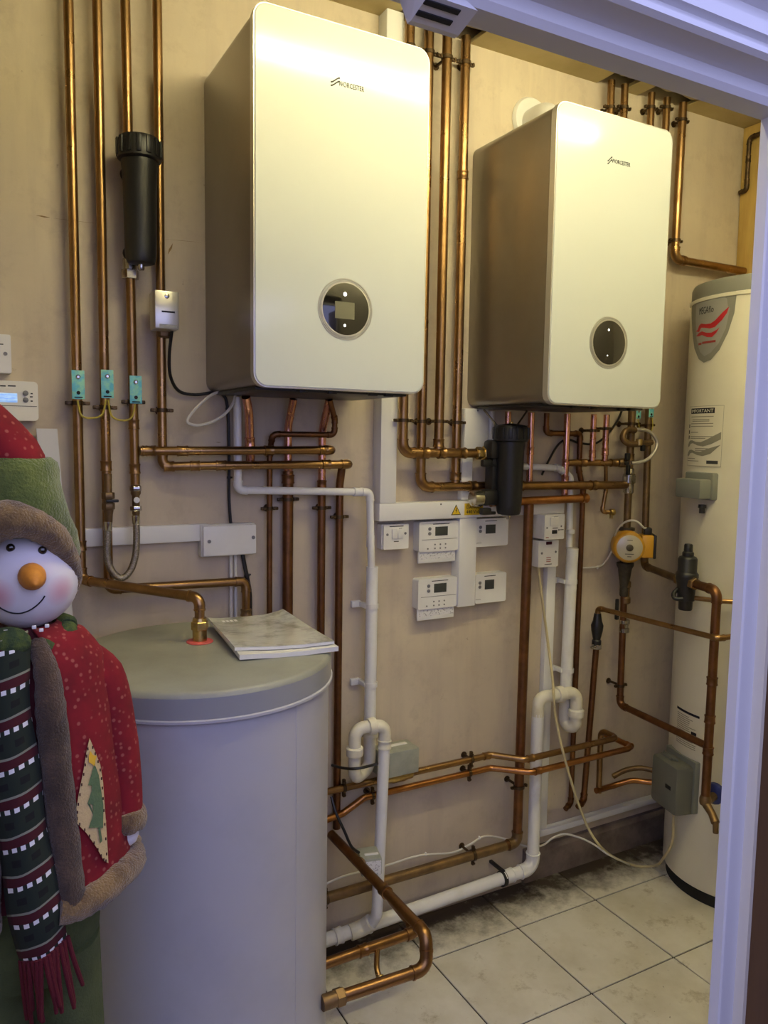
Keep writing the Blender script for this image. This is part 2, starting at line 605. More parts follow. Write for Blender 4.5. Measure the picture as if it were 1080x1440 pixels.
def pipe(label, pts, r=0.011, material='copper', fr=None, elbows=True, collars=(), clips=(), tees=(), name='copper_pipe',
         cat='pipe', group=None, seg=14, fit=None):
    pts = [Vector(p) for p in pts]
    low = min(pts, key=lambda p: p.z)
    t = thing(name, label, cat, low, group=group)
    fr = fr if fr is not None else r * 1.7
    path, arcs = fillet(pts, fr)
    bm = NB()
    sweep(bm, path, r, seg)
    obj('tube', bm, material, t)
    fm = fit or material
    if elbows:
        for arc, d1, d2 in arcs:
            e = r * 0.95
            p = [arc[0] - d1 * e, arc[0] - d1 * (e - 0.0035), arc[0] - d1 * (e - 0.004)] + arc + [arc[-1] + d2 * (e - 0.004), arc[-1] + d2 * (e - 0.0035), arc[-1] + d2 * e]
            rr = [r * 1.22, r * 1.22, r * 1.13] + [r * 1.13] * len(arc) + [r * 1.13, r * 1.22, r * 1.22]
            bm = NB()
            sweep(bm, p, rr, seg)
            obj('elbow_joint', bm, fm, t)
    for s, f in collars:
        a, c_ = pts[s], pts[s + 1]
        bm = NB()
        collar_path(bm, a.lerp(c_, f), c_ - a, r)
        obj('coupling', bm, fm, t)
    for p, d, L in tees:      # stub of a tee: point on pipe, direction, length
        bm = NB()
        d = d.normalized()
        lathe(bm, [(r * 1.13, 0), (r * 1.13, L - 0.005), (r * 1.22, L - 0.004), (r * 1.22, L)], Vector(p), d, seg)
        obj('tee_joint', bm, fm, t)
    for cl in clips:
        s, f = cl[0], cl[1]
        a, c_ = pts[s], pts[s + 1]
        p = a.lerp(c_, f)
        obj('pipe_clip', clip_bm(p, c_ - a, r, reach=abs(p.y) - .0006), 'bronze', t)
    return t


def cable(label, pts, r=0.0035, material='cable_white', name='cable', cat='cable', clips=(), smooth=True, clipmat='white_plastic', n=6):
    path = smooth_path([Vector(p) for p in pts], n) if smooth else [Vector(p) for p in pts]
    low = min(path, key=lambda p: p.z)
    t = thing(name, label, cat, low)
    bm = NB()
    sweep(bm, path, r, 8)
    obj('sheath', bm, material, t)
    for i in clips:
        p = path[min(int(i * (len(path) - 1)), len(path) - 2)]
        q = path[min(int(i * (len(path) - 1)) + 1, len(path) - 1)]
        bm = NB()
        lathe(bm, [(r * 1.02, -0.003), (r * 1.35, -0.003), (r * 1.35, 0.003), (r * 1.02, 0.003)], p, q - p, 10, cap=False)
        s = (q - p).normalized().cross(V(0, 1, 0)).normalized()
        box(bm, p + s * (r * 1.6), (0.005, 0.006, 0.005), 0.001)
        obj('cable_clip', bm, clipmat, t)
    return t


def hexnut(bm, o, ax, r, h0, h1):
    lathe(bm, [(r * .92, h0), (r, h0 + .0015), (r, h1 - .0015), (r * .92, h1)], o, ax, 6)

# ================================================================== THE SETTING
CEIL, XR, XL, YF = 2.745, 2.67, -0.95, -1.27
bm = NB()
bxr(bm, XL - .1, XR + .1, 0, 0.1, -0.02, CEIL + .1)
wall_back = struct(obj('wall_back', bm, 'plaster', smooth=False))
bm = NB()
bxr(bm, XR, XR + .1, YF - .04, 0, -0.02, CEIL + .1)
struct(obj('wall_right', bm, 'plain_wall', smooth=False))
bm = NB()
bxr(bm, XL - .1, XL, YF - .04, 0, -0.02, CEIL + .1)
struct(obj('wall_left', bm, 'plain_wall', smooth=False))
# wall with the doorway (the viewer stands outside it)
OX0, OX1, OZ = -0.14, 1.046, 2.03
bm = NB()
bxr(bm, XL - .1, OX0 - .03, YF - .04, YF, 0, CEIL + .1)
bxr(bm, OX1 + .03, XR + .1, YF - .04, YF, 0, CEIL + .1)
bxr(bm, OX0 - .03, OX1 + .03, YF - .04, YF, OZ + .03, CEIL + .1)
struct(obj('wall_front', bm, 'plain_wall', smooth=False))
# ceiling with ragged openings where the pipes go through, dark void above
rows = [(XL, XR, YF, -0.085)]
bm = NB()
bxr(bm, XL, XR, YF, -0.085, CEIL, CEIL + .012)
holes = [(1.125, 1.395), (1.905, 2.022), (2.092, 2.305)]
x = XL
for a, c_ in holes + [(XR, XR)]:
    if c_ > a:
        n = 7
        edge = [V(a + (c_ - a) * k / n, -0.085 + (random.uniform(0.0, 0.014) if 0 < k < n else 0), CEIL) for k in range(n + 1)]
        prism(bm, [V(a, -0.0851, CEIL), *edge[1:-1], V(c_, -0.0851, CEIL)], V(0, 0, .012))
    bxr(bm, x, a, -0.085, 0, CEIL, CEIL + .012)
    x = c_
ceiling = struct(obj('ceiling', bm, 'ceiling_paint', smooth=False))
bm = NB()
bxr(bm, XL, XR, YF, 0, CEIL + .10, CEIL + .12)
struct(obj('ceiling_void', bm, 'void', smooth=False))

# floor: grout bed with single tiles
TX, TY, TS = 1.193, -0.202, 0.3318
bm = NB()
bxr(bm, XL, XR, YF, 0, -0.02, -0.004)
floor = struct(obj('floor', bm, 'grout', smooth=False))
for i in range(-7, 5):
    for j in range(-3, 2):
        x0, x1 = TX + i * TS, TX + (i + 1) * TS
        y1, y0 = TY + j * TS, TY + (j - 1) * TS
        x0, x1, y0, y1 = max(x0, XL), min(x1, XR), max(y0, YF), min(y1, 0.0)
        if x1 - x0 < .03 or y1 - y0 < .03:
            continue
        bm = NB()
        bxr(bm, x0 + .0024, x1 - .0024, y0 + .0024, y1 - .0024, -0.006, random.uniform(-.0006, .0004), 0.0012, 1)
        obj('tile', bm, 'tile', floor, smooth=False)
bm = NB()
bxr(bm, -6, 7, -9, YF, -0.03, 0.0)  # unseen hall floor, stretched far and kept dark to block light from below
struct(obj('floor_hall', bm, 'door_brown', smooth=False))

# unseen low barrier added behind the viewer to hold back low daylight
bm = NB()
bxr(bm, -6, 7, -3.1, -3.0, 0, 1.30)
struct(obj('hall_light_blocker', bm, 'door_brown', smooth=False))

# skirting below the low trunking
bm = NB()
prof = [(0, 0), (-0.016, 0), (-0.016, 0.10), (-0.010, 0.118), (0, 0.122)]
prism(bm, [V(1.70, y, z) for y, z in prof], V(XR - 1.70, 0, 0))
struct(obj('baseboard_back', bm, 'skirting_dirt', smooth=False))

# door lining and stepped mouldings
head = [(-1.27, OZ), (-1.305, OZ), (-1.311, OZ + .008), (-1.313, OZ + .022), (-1.322, OZ + .026), (-1.350, OZ + .0265), (-1.357, OZ + .031), (-1.357, OZ + .038),
        (-1.351, OZ + .040), (-1.351, OZ + .047), (-1.361, OZ + .050), (-1.361, OZ + .066), (-1.352, OZ + .071), (-1.352, OZ + .084), (-1.372, OZ + .090),
        (-1.372, OZ + .128), (-1.362, OZ + .138), (-1.27, OZ + .138)]
bm = NB()
prism(bm, [V(OX0 - .10, y, z) for y, z in head], V(OX1 - OX0 + .20, 0, 0))
struct(obj('trim_1', bm, 'frame_paint', angle=25))
side = [(0, -1.27), (0, -1.287), (0.002, -1.290), (0.006, -1.2915), (0.050, -1.293), (0.056, -1.290), (0.056, -1.27)]
for nm, x0, s in (('trim_2', OX1, 1), ('trim_3', OX0, -1)):
    bm = NB()
    prism(bm, [V(x0 + s * x, y, 0.0) for x, y in side], V(0, 0, OZ + .01))
    struct(obj(nm, bm, 'frame_paint', angle=25))
# brown door leaf folded back on the hall side
bm = NB()
bxr(bm, OX1 + .0375, OX1 + .079, -2.10, -1.2955, 0.008, 1.995, 0.003)
door = struct(obj('door_1', bm, 'door_brown'))
for za, zb in ((0.22, 0.92), (1.10, 1.82)):
    bm = NB()
    bxr(bm, OX1 + .0340, OX1 + .0376, -2.0, -1.43, za, zb, 0.002)
    obj('door_panel', bm, 'door_brown', door)
for hz in (0.28, 1.0, 1.74):
    bm = NB()
    lathe(bm, [(0.006, -0.05), (0.006, 0.05)], V(OX1 + .090, -1.3000, hz), V(0, 0, 1), 10)
    obj('hinge', bm, 'brass', door)

# timber board in the far corner
bm = NB()
bxr(bm, XR - .022, XR - .001, -0.30, -0.004, 0, CEIL - .002, 0.002)
struct(obj('trim_4', bm, 'wood_board'))

# ceiling tube lamp just inside the door (outside the picture, lights the room)
t = thing('ceiling_lamp', 'white tube lamp on the ceiling of the plant room', 'lamp', (1.5, -1.0, CEIL))
bm = NB()
bxr(bm, 0.36, 2.14, -1.03, -0.97, CEIL - .045, CEIL - .001, 0.006)
obj('lamp_body', bm, 'white_plastic', t)
bm = NB()
lathe(bm, [(0.014, 0), (0.014, 1.7)], V(0.40, -1.0, CEIL - .064), V(1, 0, 0), 12)
obj('lamp_tube', bm, 'tube_lamp', t)
for xx in (0.385, 2.115):
    bm = NB()
    bxr(bm, xx - .014, xx + .014, -1.02, -0.98, CEIL - .085, CEIL - .045, 0.004)
    obj('tube_holder', bm, 'white_plastic', t)

# slotted housing screwed under the door head
p = Zp(622, 20, OZ)
hx = Zp(618, 12, OZ - .012).x
t = thing('slotted_vent', 'small lavender-white slotted plastic housing under the door head', 'vent', (hx, -1.292, OZ - .022))
bm = NB()
prism(bm, [V(hx - .034, -1.276, OZ - .0005), V(hx - .034, -1.312, OZ - .0005), V(hx - .024, -1.320, OZ - .012), V(hx - .024, -1.284, OZ - .022), V(hx - .024, -1.276, OZ - .022)], V(.062, 0, 0))
obj('housing', bm, 'frame_paint', t, smooth=False)
for k in range(2):
    f = 0.25 + 0.42 * k
    y = -1.320 + (.036) * f - .0004
    z = OZ - .012 - .010 * f - .0004
    bm = NB()
    rot = Matrix.Rotation(-math.atan2(.010, .036), 3, 'X')
    box(bm, (hx - .002, y, z), (.044, .007, .002), 0.0006, rot=rot)
    obj('slot', bm, 'black_matt', t)

# ================================================================== LARGE THINGS
# ---- hot water tank with grey lid
TC, TR_, TH = V(0.46, -0.37, 0), 0.29, 1.08
t = thing('hot_water_tank', 'wide white cylindrical hot water tank with a flat grey lid', 'water tank', TC)
bm = NB()
lathe(bm, [(TR_ - .012, 0.0), (TR_ - .006, .004), (TR_ - .006, TH - .05)], TC, V(0, 0, 1), 72)
obj('tank_body', bm, 'tank_white', t)
bm = NB()
lathe(bm, [(TR_ - .001, TH - .062), (TR_ + .003, TH - .060), (TR_ + .003, TH - .055), (TR_ - .001, TH - .053)], TC, V(0, 0, 1), 72, cap=False)
obj('rim_bead', bm, 'tank_white', t)
bm = NB()
lathe(bm, [(TR_ - .004, TH - .054), (TR_, TH - .053), (TR_, TH - .012)], TC, V(0, 0, 1), 72, cap=False)
obj('lid_rim', bm, 'grey_rim', t)
bm = NB()
lathe(bm, [(TR_, TH - .012), (TR_ - .003, TH - .004), (TR_ - .010, TH), (TR_ * .5, TH + .0005), (0.001, TH + .0005)], TC, V(0, 0, 1), 72, cap=False)
obj('lid_top', bm, 'grey_lid', t)
# seam strip down the jacket
d = ray(420, 1150)
k = (CAM - TC).to_2d()
aa, bb, cc = d.x ** 2 + d.y ** 2, 2 * (k.x * d.x + k.y * d.y), k.length_squared - TR_ ** 2
hit = CAM + d * ((-bb - math.sqrt(bb * bb - 4 * aa * cc)) / (2 * aa))
a = math.atan2(hit.y - TC.y, hit.x - TC.x)
sp = TC + V(math.cos(a), math.sin(a), 0) * (TR_ - .0062)
bm = NB()
box(bm, sp + V(0, 0, .51), (.002, .003, 1.02), 0, rot=Matrix.Rotation(a, 3, 'Z'))
obj('jacket_seam', bm, 'tank_white', t)
LIDC = Zp(281, 903, TH)
bm = NB()
lathe(bm, [(0.030, 0.0006), (0.031, 0.002), (0.029, 0.004), (0.012, 0.0045)], V(LIDC.x, LIDC.y, TH), V(0, 0, 1), 24)
obj('seal_washer', bm, 'red_seal', t, label='red rubber seal around the pipe')

# ---- tall cream cylinder in the corner
MC, MR, MH = V(2.400, -0.338, 0), 0.249, 2.085
mlab = 'tall cream unvented water cylinder with grey lid and red wave badge'
mega = thing('water_cylinder', mlab, 'water cylinder', MC)
bm = NB()
lathe(bm, [(MR - .012, 0), (MR - .012, .045)], MC, V(0, 0, 1), 64)
obj('plinth', bm, 'black_matt', mega)
bm = NB()
lathe(bm, [(MR - .004, .045), (MR, .049), (MR, MH - .062)], MC, V(0, 0, 1), 64)
obj('casing', bm, 'cream_tank', mega)
bm = NB()
lathe(bm, [(MR + .001, MH - .066), (MR + .004, MH - .064), (MR + .004, MH - .054), (MR, MH - .052)], MC, V(0, 0, 1), 64, cap=False)
obj('lid_bead', bm, 'cream_tank', mega)
bm = NB()
lathe(bm, [(MR - .002, MH - .053), (MR - .002, MH - .014), (MR - .007, MH - .003), (MR - .016, MH), (0.001, MH)], MC, V(0, 0, 1), 64, cap=False)
obj('lid', bm, 'mega_grey', mega)


def cyl_hit(x, y):
    d = ray(x, y)
    o = CAM - MC
    a = d.x ** 2 + d.y ** 2
    b_ = 2 * (o.x * d.x + o.y * d.y)
    c_ = o.x ** 2 + o.y ** 2 - MR ** 2
    disc = max(b_ * b_ - 4 * a * c_, 0)
    return CAM + d * ((-b_ - math.sqrt(disc)) / (2 * a))


TH0 = math.atan2(CAM.y - MC.y, CAM.x - MC.x)


def cyl_uv(x, y):
    p = cyl_hit(x, y)
    th = math.atan2(p.y - MC.y, p.x - MC.x)
    return ((th - TH0 + PI) % (2 * PI) - PI) * MR, p.z       # u grows to the viewer's right


def cyl_pt(u, v, e=0.0):
    th = TH0 + u / MR
    return V(MC.x + (MR + e) * math.cos(th), MC.y + (MR + e) * math.sin(th), v)


def decal(name, polys, material, e, parent=mega, label=None):
    """flat polygons in (u, v), cut fine and wrapped round the cylinder"""
    bm = NB()
    for poly in polys:
        t_ = NB()
        t_.faces.new([t_.verts.new((u, v, 0)) for u, v in poly])
        us = [p[0] for p in poly]
        x = min(us) + .008
        while x < max(us):
            bmesh.ops.bisect_plane(t_, geom=t_.verts[:] + t_.edges[:] + t_.faces[:], plane_co=(x, 0, 0), plane_no=(1, 0, 0))
            x += .008
        bmesh.ops.triangulate(t_, faces=t_.faces[:])
        me = bpy.data.meshes.new('tmp')
        t_.to_mesh(me)
        t_.free()
        bm.from_mesh(me)
        bpy.data.meshes.remove(me)
    for v in bm.verts:
        v.co = cyl_pt(v.co.x, v.co.y, e)
    return obj(name, bm, material, parent, smooth=False, label=label)


def decal_text(name, body, size, uv0, material, e, sx=1.0, fit=None):
    bm = text_bm(body, size, V(0, 0, 0), V(1, 0, 0), V(0, 1, 0), 0.0001, sx=sx)
    if fit:
        k_ = fit / max(v.co.x for v in bm.verts)
        for v in bm.verts:
            v.co.x *= k_
    for v in bm.verts:
        v.co = cyl_pt(uv0[0] + v.co.x, uv0[1] + v.co.y, e + v.co.z)
    return obj(name, bm, material, mega, smooth=False)


def uvrect(x0, x1, y0, y1):
    return [(x0, y0), (x1, y0), (x1, y1), (x0, y1)]


def wave(u0, v0, w, rise, th, n=14, fall=0.3):
    up, lo = [], []
    for k in range(n + 1):
        f = k / n
        c_ = v0 + rise * (f ** 2.2) + th * 0.55 * math.sin(f * 2 * PI * 0.95) * (1 - .3 * f)
        wd = th * (0.35 + 0.9 * math.sin(PI * min(f * 1.15, 1)) ** .8) * (0.5 + .5 * (f > -1))
        up.append((u0 + w * f, c_ + wd / 2))
        lo.append((u0 + w * f, c_ - wd / 2))
    return up + lo[::-1]


# shield badge traced from its outline
sh = [cyl_uv(x, y) for x, y in ((974, 422), (1000, 412), (1034, 406), (1036.5, 411), (1033, 440), (1024, 468), (1012, 492), (1000, 506), (990, 510), (983, 505), (977, 490), (974, 465), (973, 440))]
decal('badge', [sh], 'mega_grey', 0.0012, label='grey shield badge with red waves')
ins = [cyl_uv(x, y) for x, y in ((980, 428), (1000, 420), (1018, 417), (1023, 420), (1024, 430), (1027, 434), (1021, 462), (1011, 483), (1000, 496), (991, 501), (985, 495), (980, 475), (979, 450))]
decal('badge_field', [ins], 'badge_silver', 0.0018)
w1 = [cyl_uv(x, y) for x, y in ((979, 466), (982, 464), (984, 458), (987, 455), (993, 456), (1000, 455), (1007, 450), (1016, 440), (1026, 431), (1023, 440), (1016, 450), (1006, 460), (999, 462), (992, 461), (987, 461), (984, 467))]
w2 = [cyl_uv(x, y) for x, y in ((980, 473), (984, 468), (988, 466), (994, 468), (1001, 468), (1008, 464), (1013, 460), (1008, 468), (1002, 474), (995, 474), (988, 471), (984, 473))]
decal('badge_wave', [w1], 'red_ink', 0.0024)
decal('badge_wave', [w2], 'red_ink', 0.0024)
q0, q1 = cyl_uv(984, 443), cyl_uv(997, 440)
decal_text('badge_lettering', 'MEGA', 0.032, q0, 'dark_ink', 0.0024, fit=q1[0] - q0[0] - .001)
decal_text('badge_lettering', 'flo', 0.030, q1, 'grey_ink', 0.0024, 0.75)
a, c_ = cyl_uv(983, 484), cyl_uv(1007, 480)
decal('badge_strapline', [uvrect(a[0], a[0] + .018, a[1] - .004, a[1] + .003), uvrect(a[0] + .021, c_[0], a[1] - .002, a[1] + .005)], 'dull_red', 0.0024)

# IMPORTANT notice
a, c_ = cyl_uv(971, 572), cyl_uv(1014, 657)
u0, u1, v1, v0 = a[0], c_[0], a[1], c_[1]
w, h = u1 - u0, v1 - v0
decal('notice', [uvrect(u0, u1, v0, v1)], 'cream_tank', 0.0010, label='printed warning notice headed IMPORTANT')
B = .0012
decal('notice_border', [uvrect(u0, u0 + B, v0, v1), uvrect(u1 - B, u1, v0, v1), uvrect(u0, u1, v0, v0 + B), uvrect(u0, u1, v1 - B, v1)], 'grey_wave', 0.0014)
decal('notice_header', [uvrect(u0 + .08 * w, u0 + .80 * w, v1 - .125 * h, v1 - .035 * h)], 'dark_ink', 0.0014)
decal_text('notice_lettering', 'IMPORTANT', 0.080 * h, (u0 + .11 * w, v1 - .108 * h), 'cream_tank', 0.0020, fit=.66 * w)
ln = []
for f, x0, x1 in ((.17, .1, .78), (.22, .15, .68), (.245, .15, .68), (.285, .1, .78), (.33, .1, .78), (.43, .1, .38), (.50, .1, .8), (.53, .1, .6), (.70, .3, .85), (.73, .3, .7), (.87, .02, .32), (.91, .02, .44)):
    ln.append(uvrect(u0 + x0 * w, u0 + x1 * w, v1 - f * h - .0026, v1 - f * h))
decal('notice_text_line', ln, 'grey_wave', 0.0014)
for f in (.33, .43, .52):
    decal('notice_bullet', [uvrect(u0 + .02 * w, u0 + .055 * w, v1 - f * h - .006, v1 - f * h + .006)], 'dark_ink', 0.0014)
for f0 in (.60, .76):
    pl = [(.01, -.05), (.05, .0), (.09, .025), (.18, .03), (.32, .005), (.48, .0), (.66, .05), (.97, .17 if f0 < .7 else .12)]
    pl2 = [(.97 if f0 < .7 else .94, .05 if f0 < .7 else .1), (.75, -.03), (.55, -.07), (.38, -.055), (.22, -.02), (.13, -.03), (.07, -.08), (.03, -.09)]
    decal('notice_wave', [[(u0 + x * w, v1 - (f0 - y) * h) for x, y in pl + pl2]], 'grey_wave', 0.0016)
decal('notice_logo', [uvrect(u0 + .66 * w, u0 + .93 * w, v0 + .045 * h, v0 + .10 * h)], 'grey_ink', 0.0014)
# rating plate further down
a, c_ = cyl_uv(953, 992), cyl_uv(984, 1012)
a2 = cyl_uv(953, 1062)
u0, u1, v1, v0 = a[0], c_[0], a[1], a2[1]
w, h = u1 - u0, v1 - v0
decal('rating_plate', [uvrect(u0, u1, v0, v1)], 'cream_tank', 0.0010, label='small printed rating plate')
decal('rating_header', [uvrect(u0, u1, v1 - .05 * h, v1)], 'dark_ink', 0.0014)
ln = [uvrect(u0 + .04 * w, u0 + random.uniform(.6, .96) * w, v1 - f * h - .0026, v1 - f * h) for f in [.10 + .04 * k for k in range(16)]]
decal('rating_text_line', ln, 'grey_wave', 0.0014)
decal('rating_mark', [uvrect(u0 + .72 * w, u0 + .92 * w, v1 - .44 * h, v1 - .36 * h), uvrect(u0 + .40 * w, u0 + .92 * w, v0 + .04 * h, v0 + .09 * h)], 'dark_ink', 0.0014)


def cyl_frame(u):
    th = TH0 + u / MR
    n = V(math.cos(th), math.sin(th), 0)
    return n, V(-math.sin(th), math.cos(th), 0)


def cyl_box(bm, u0, u1, v0, v1, depth, bev):
    n, tg = cyl_frame((u0 + u1) / 2)
    c_ = cyl_pt((u0 + u1) / 2, (v0 + v1) / 2, depth / 2 - .008)
    box(bm, c_, (u1 - u0, depth + .016, v1 - v0), bev, rot=Matrix((tg, n, V(0, 0, 1))).transposed())


# thermostat cover under the notice
a, c_ = cyl_uv(971, 672), cyl_uv(1007, 704)
t = thing('thermostat_cover', 'small grey thermostat cover on the cream cylinder below the notice', 'thermostat', cyl_pt((a[0] + c_[0]) / 2, c_[1]))
bm = NB()
cyl_box(bm, a[0] - .006, c_[0] + .002, c_[1], a[1] + .022, .012, .006)
obj('base_plate', bm, 'grey_box', t)
bm = NB()
cyl_box(bm, a[0], c_[0] - .006, c_[1] + .004, a[1], .055, .006)
obj('cover', bm, 'grey_box', t)
g = cyl_uv(993, 712)
n_, tg_ = cyl_frame(g[0])
bm = NB()
lathe(bm, [(0.012, 0), (0.013, .010), (0.009, .012), (0.009, .028)], cyl_pt(g[0], g[1] + .006, 0.018), V(0, 0, -1), 12)
obj('cable_gland', bm, 'black_plastic', t)
# immersion heater cover low on the cylinder
a, c_ = cyl_uv(938, 1075), cyl_uv(990, 1140)
t = thing('immersion_heater', 'large grey immersion heater cover low on the cream cylinder', 'immersion heater', cyl_pt((a[0] + c_[0]) / 2, c_[1]))
um, HV0, HV1 = (a[0] + c_[0]) / 2 + .026, c_[1] - .030, c_[1] + .140
bm = NB()
cyl_box(bm, um - .085, um + .080, HV0 + .008, HV1 + .018, .006, .004)
obj('base_plate', bm, 'grey_box', t)
bm = NB()
cyl_box(bm, um - .075, um + .072, HV0, HV1, .070, .014)
obj('cover', bm, 'dark_grey_box', t)
n_, tg_ = cyl_frame(um)
bm = NB()
box(bm, cyl_pt(um, (HV0 + HV1) / 2 + .004, .0698) + tg_ * .028, (.030, .004, .014), .0015, rot=Matrix((tg_, n_, V(0, 0, 1))).transposed())
obj('pilot_window', bm, 'black_matt', t)
bm = NB()
for k in range(3):
    box(bm, cyl_pt(um - .02, HV1 + .004, .030 + .008 * k), (.08 - .012 * k, .004, .008), .001, rot=Matrix((tg_, n_, V(0, 0, 1))).transposed())
obj('vent_rib', bm, 'grey_box', t)
IMM = cyl_pt(um + .012, HV0 - .002, .035)

# ---- boilers
def boiler(label, X0, X1, Z0, Z1, YFR, disp, dr, text_px, screen, leds, logo_px):
    t = thing('boiler', label, 'boiler', (X0, 0, Z0))
    cx, w, h = (X0 + X1) / 2, X1 - X0, Z1 - Z0
    # metal shell: round-cornered profile pushed from the wall to the front
    bm = NB()
    pr = round_rect(w - .006, h - .006, .030)
    cz = (Z0 + Z1) / 2
    prism(bm, [V(cx + a, -0.001, cz + b_) for a, b_ in pr], V(0, YFR + .030, 0))
    sh_ = obj('side_casing', bm, 'boiler_side', t, angle=30)
    bm = NB()
    pr = round_rect(w - .010, h - .010, .030)
    prism(bm, [V(cx + a, YFR + .030, cz + b_) for a, b_ in pr], V(0, -.006, 0))
    obj('shadow_gap', bm, 'ring_dark', t, angle=30)
    bm = NB()
    pr = round_rect(w, h, .032)
    prism(bm, [V(cx + a, YFR + .024, cz + b_) for a, b_ in pr], V(0, -.021, 0))
    obj('front_frame', bm, 'silver', t, angle=30)
    bm = NB()
    a0 = round_rect(w - .006, h - .006, .029)
    a1 = round_rect(w - .010, h - .010, .027)
    v0_ = [bm.verts.new(V(cx + a, YFR + .004, cz + b_)) for a, b_ in a0]
    v1_ = [bm.verts.new(V(cx + a, YFR + .001, cz + b_)) for a, b_ in a0]
    v2_ = [bm.verts.new(V(cx + a, YFR, cz + b_)) for a, b_ in a1]
    n = len(a0)
    for p_, q_ in ((v0_, v1_), (v1_, v2_)):
        for k in range(n):
            bm.faces.new((p_[k], p_[(k + 1) % n], q_[(k + 1) % n], q_[k]))
    bm.faces.new(v2_)
    fp = obj('front_panel', bm, 'boiler_white', t, angle=25)
    # round control window
    dc = W(disp[0], disp[1], YFR)
    ax = V(0, -1, 0)
    for k, (ri, ro, mm) in enumerate(((1.14, 1.19, 'ring_grey'), (1.07, 1.12, 'ring_grey'), (1.005, 1.055, 'silver'))):
        bm = NB()
        lathe(bm, [(dr * ri, 0.0), (dr * ri, .0012 + .0006 * k), (dr * ro, .0012 + .0006 * k), (dr * ro, 0.0)], dc, ax, 48, cap=False)
        obj('trim_ring', bm, mm, t)
    bm = NB()
    lathe(bm, [(dr * 1.005, 0), (dr * 1.004, .0024), (dr * .97, .003)], dc, ax, 48)
    disc = obj('control_window', bm, 'black_gloss', t)
    if screen:
        a = W(screen[0], screen[1], YFR)
        c2_ = W(screen[2], screen[3], YFR)
        bm = NB()
        bxr(bm, a.x, c2_.x, YFR - .0036, YFR - .0028, c2_.z, a.z)
        obj('screen', bm, 'screen_grey', disc, smooth=False)
    for lx, ly, lr in leds:
        q = W(lx, ly, YFR)
        bm = NB()
        lathe(bm, [(lr * .7, .0028), (lr, .0034), (lr * .4, .0037)], V(q.x, YFR, q.z), ax, 12)
        obj('indicator_light', bm, 'led_white', disc)
    # lettering and wave mark
    q = W(text_px[0], text_px[1], YFR)
    q2 = W(text_px[2], text_px[3], YFR)
    bm = text_bm('WORCESTER', .0155, V(q.x, YFR - .0004, q.z))
    wd = max(v.co.x for v in bm.verts) - q.x
    for v in bm.verts:
        v.co.x = q.x + (v.co.x - q.x) * (q2.x - q.x) / wd
    obj('logo_lettering', bm, 'grey_ink', t, smooth=False)
    q = W(logo_px[0], logo_px[1], YFR)
    q2 = W(logo_px[2], logo_px[3], YFR)
    for dz in (0, -.0075):
        up = []
        for k in range(11):
            f = k / 10
            s_ = 3 * f * f - 2 * f ** 3
            up.append((q.x + (q2.x - q.x) * f, q.z + dz + s_ * (q2.z - q.z)))
        bm = NB()
        prism(bm, [V(a, YFR - .0002, b_ + .0018) for a, b_ in up] + [V(a, YFR - .0002, b_ - .0018) for a, b_ in up[::-1]], V(0, -.0005, 0))
        obj('logo_wave', bm, 'grey_ink', t, smooth=False)
    # underside tray with clips and stubs
    bm = NB()
    bxr(bm, X0 + .02, X1 - .02, YFR + .05, -.03, Z0 - .004, Z0 + .005, .003)
    obj('base_tray', bm, 'black_plastic', t)
    for f in (.28, .45, .70, .80):
        bm = NB()
        bxr(bm, X0 + f * w, X0 + f * w + .022, YFR + .036, YFR + .050, Z0 - .007, Z0 + .003, .002)
        obj('latch', bm, 'black_plastic', t)
    return t


YB = -0.39
boiler('white wall-hung boiler whose round window shows a grey screen', 0.577, 1.017, 1.667, 2.479, YB, (486, 435), .059,
       (476, 120.5, 512, 131.5), (470.5, 423.5, 497.5, 450), ((484.5, 414, .0045), (484, 458, .0032)), (465, 115, 478, 110))
boiler('white wall-hung boiler whose round window is plain black', 1.412, 1.847, 1.656, 2.453, YB, (856, 482), .061,
       (860, 228.5, 886, 235), None, ((855, 464, .0032), (853, 500, .0018)), (854.5, 226, 861, 221))

# ================================================================== PIPES ON THE LEFT
R15, R22, R28 = 0.0078, 0.0115, 0.0145
YW = -0.036
top = CEIL - .001


def up(p, z=top):
    return V(p.x, p.y, z)


def earth_tag(bx, by, x, y, Y, label):
    """blue earth clamp tag on a pipe: pixel box centre"""
    c_ = W(x, y, Y)
    t = thing('earth_tag', label, 'tag', (c_.x, c_.y, c_.z - by / 2), group=None)
    bm = NB()
    bxr(bm, c_.x - bx / 2, c_.x + bx / 2, c_.y - .0008, c_.y + .0008, c_.z - by / 2, c_.z + by / 2, .0006)
    obj('plate', bm, 'tag_blue', t)
    bm = NB()
    lathe(bm, [(.0055, 0), (.0055, .003), (.003, .005)], V(c_.x, c_.y, c_.z + by * .27), V(0, -1, 0), 8)
    obj('clamp_screw', bm, 'chrome', t)
    bm = NB()
    lathe(bm, [(.0045, 0), (.0045, .0015)], V(c_.x, c_.y, c_.z - by * .28), V(0, -1, 0), 10)
    bxr(bm, c_.x - bx * .32, c_.x + bx * .32, c_.y - .0014, c_.y, c_.z - by * .46, c_.z - by * .42)
    obj('printed_mark', bm, 'dark_ink', t)
    return c_


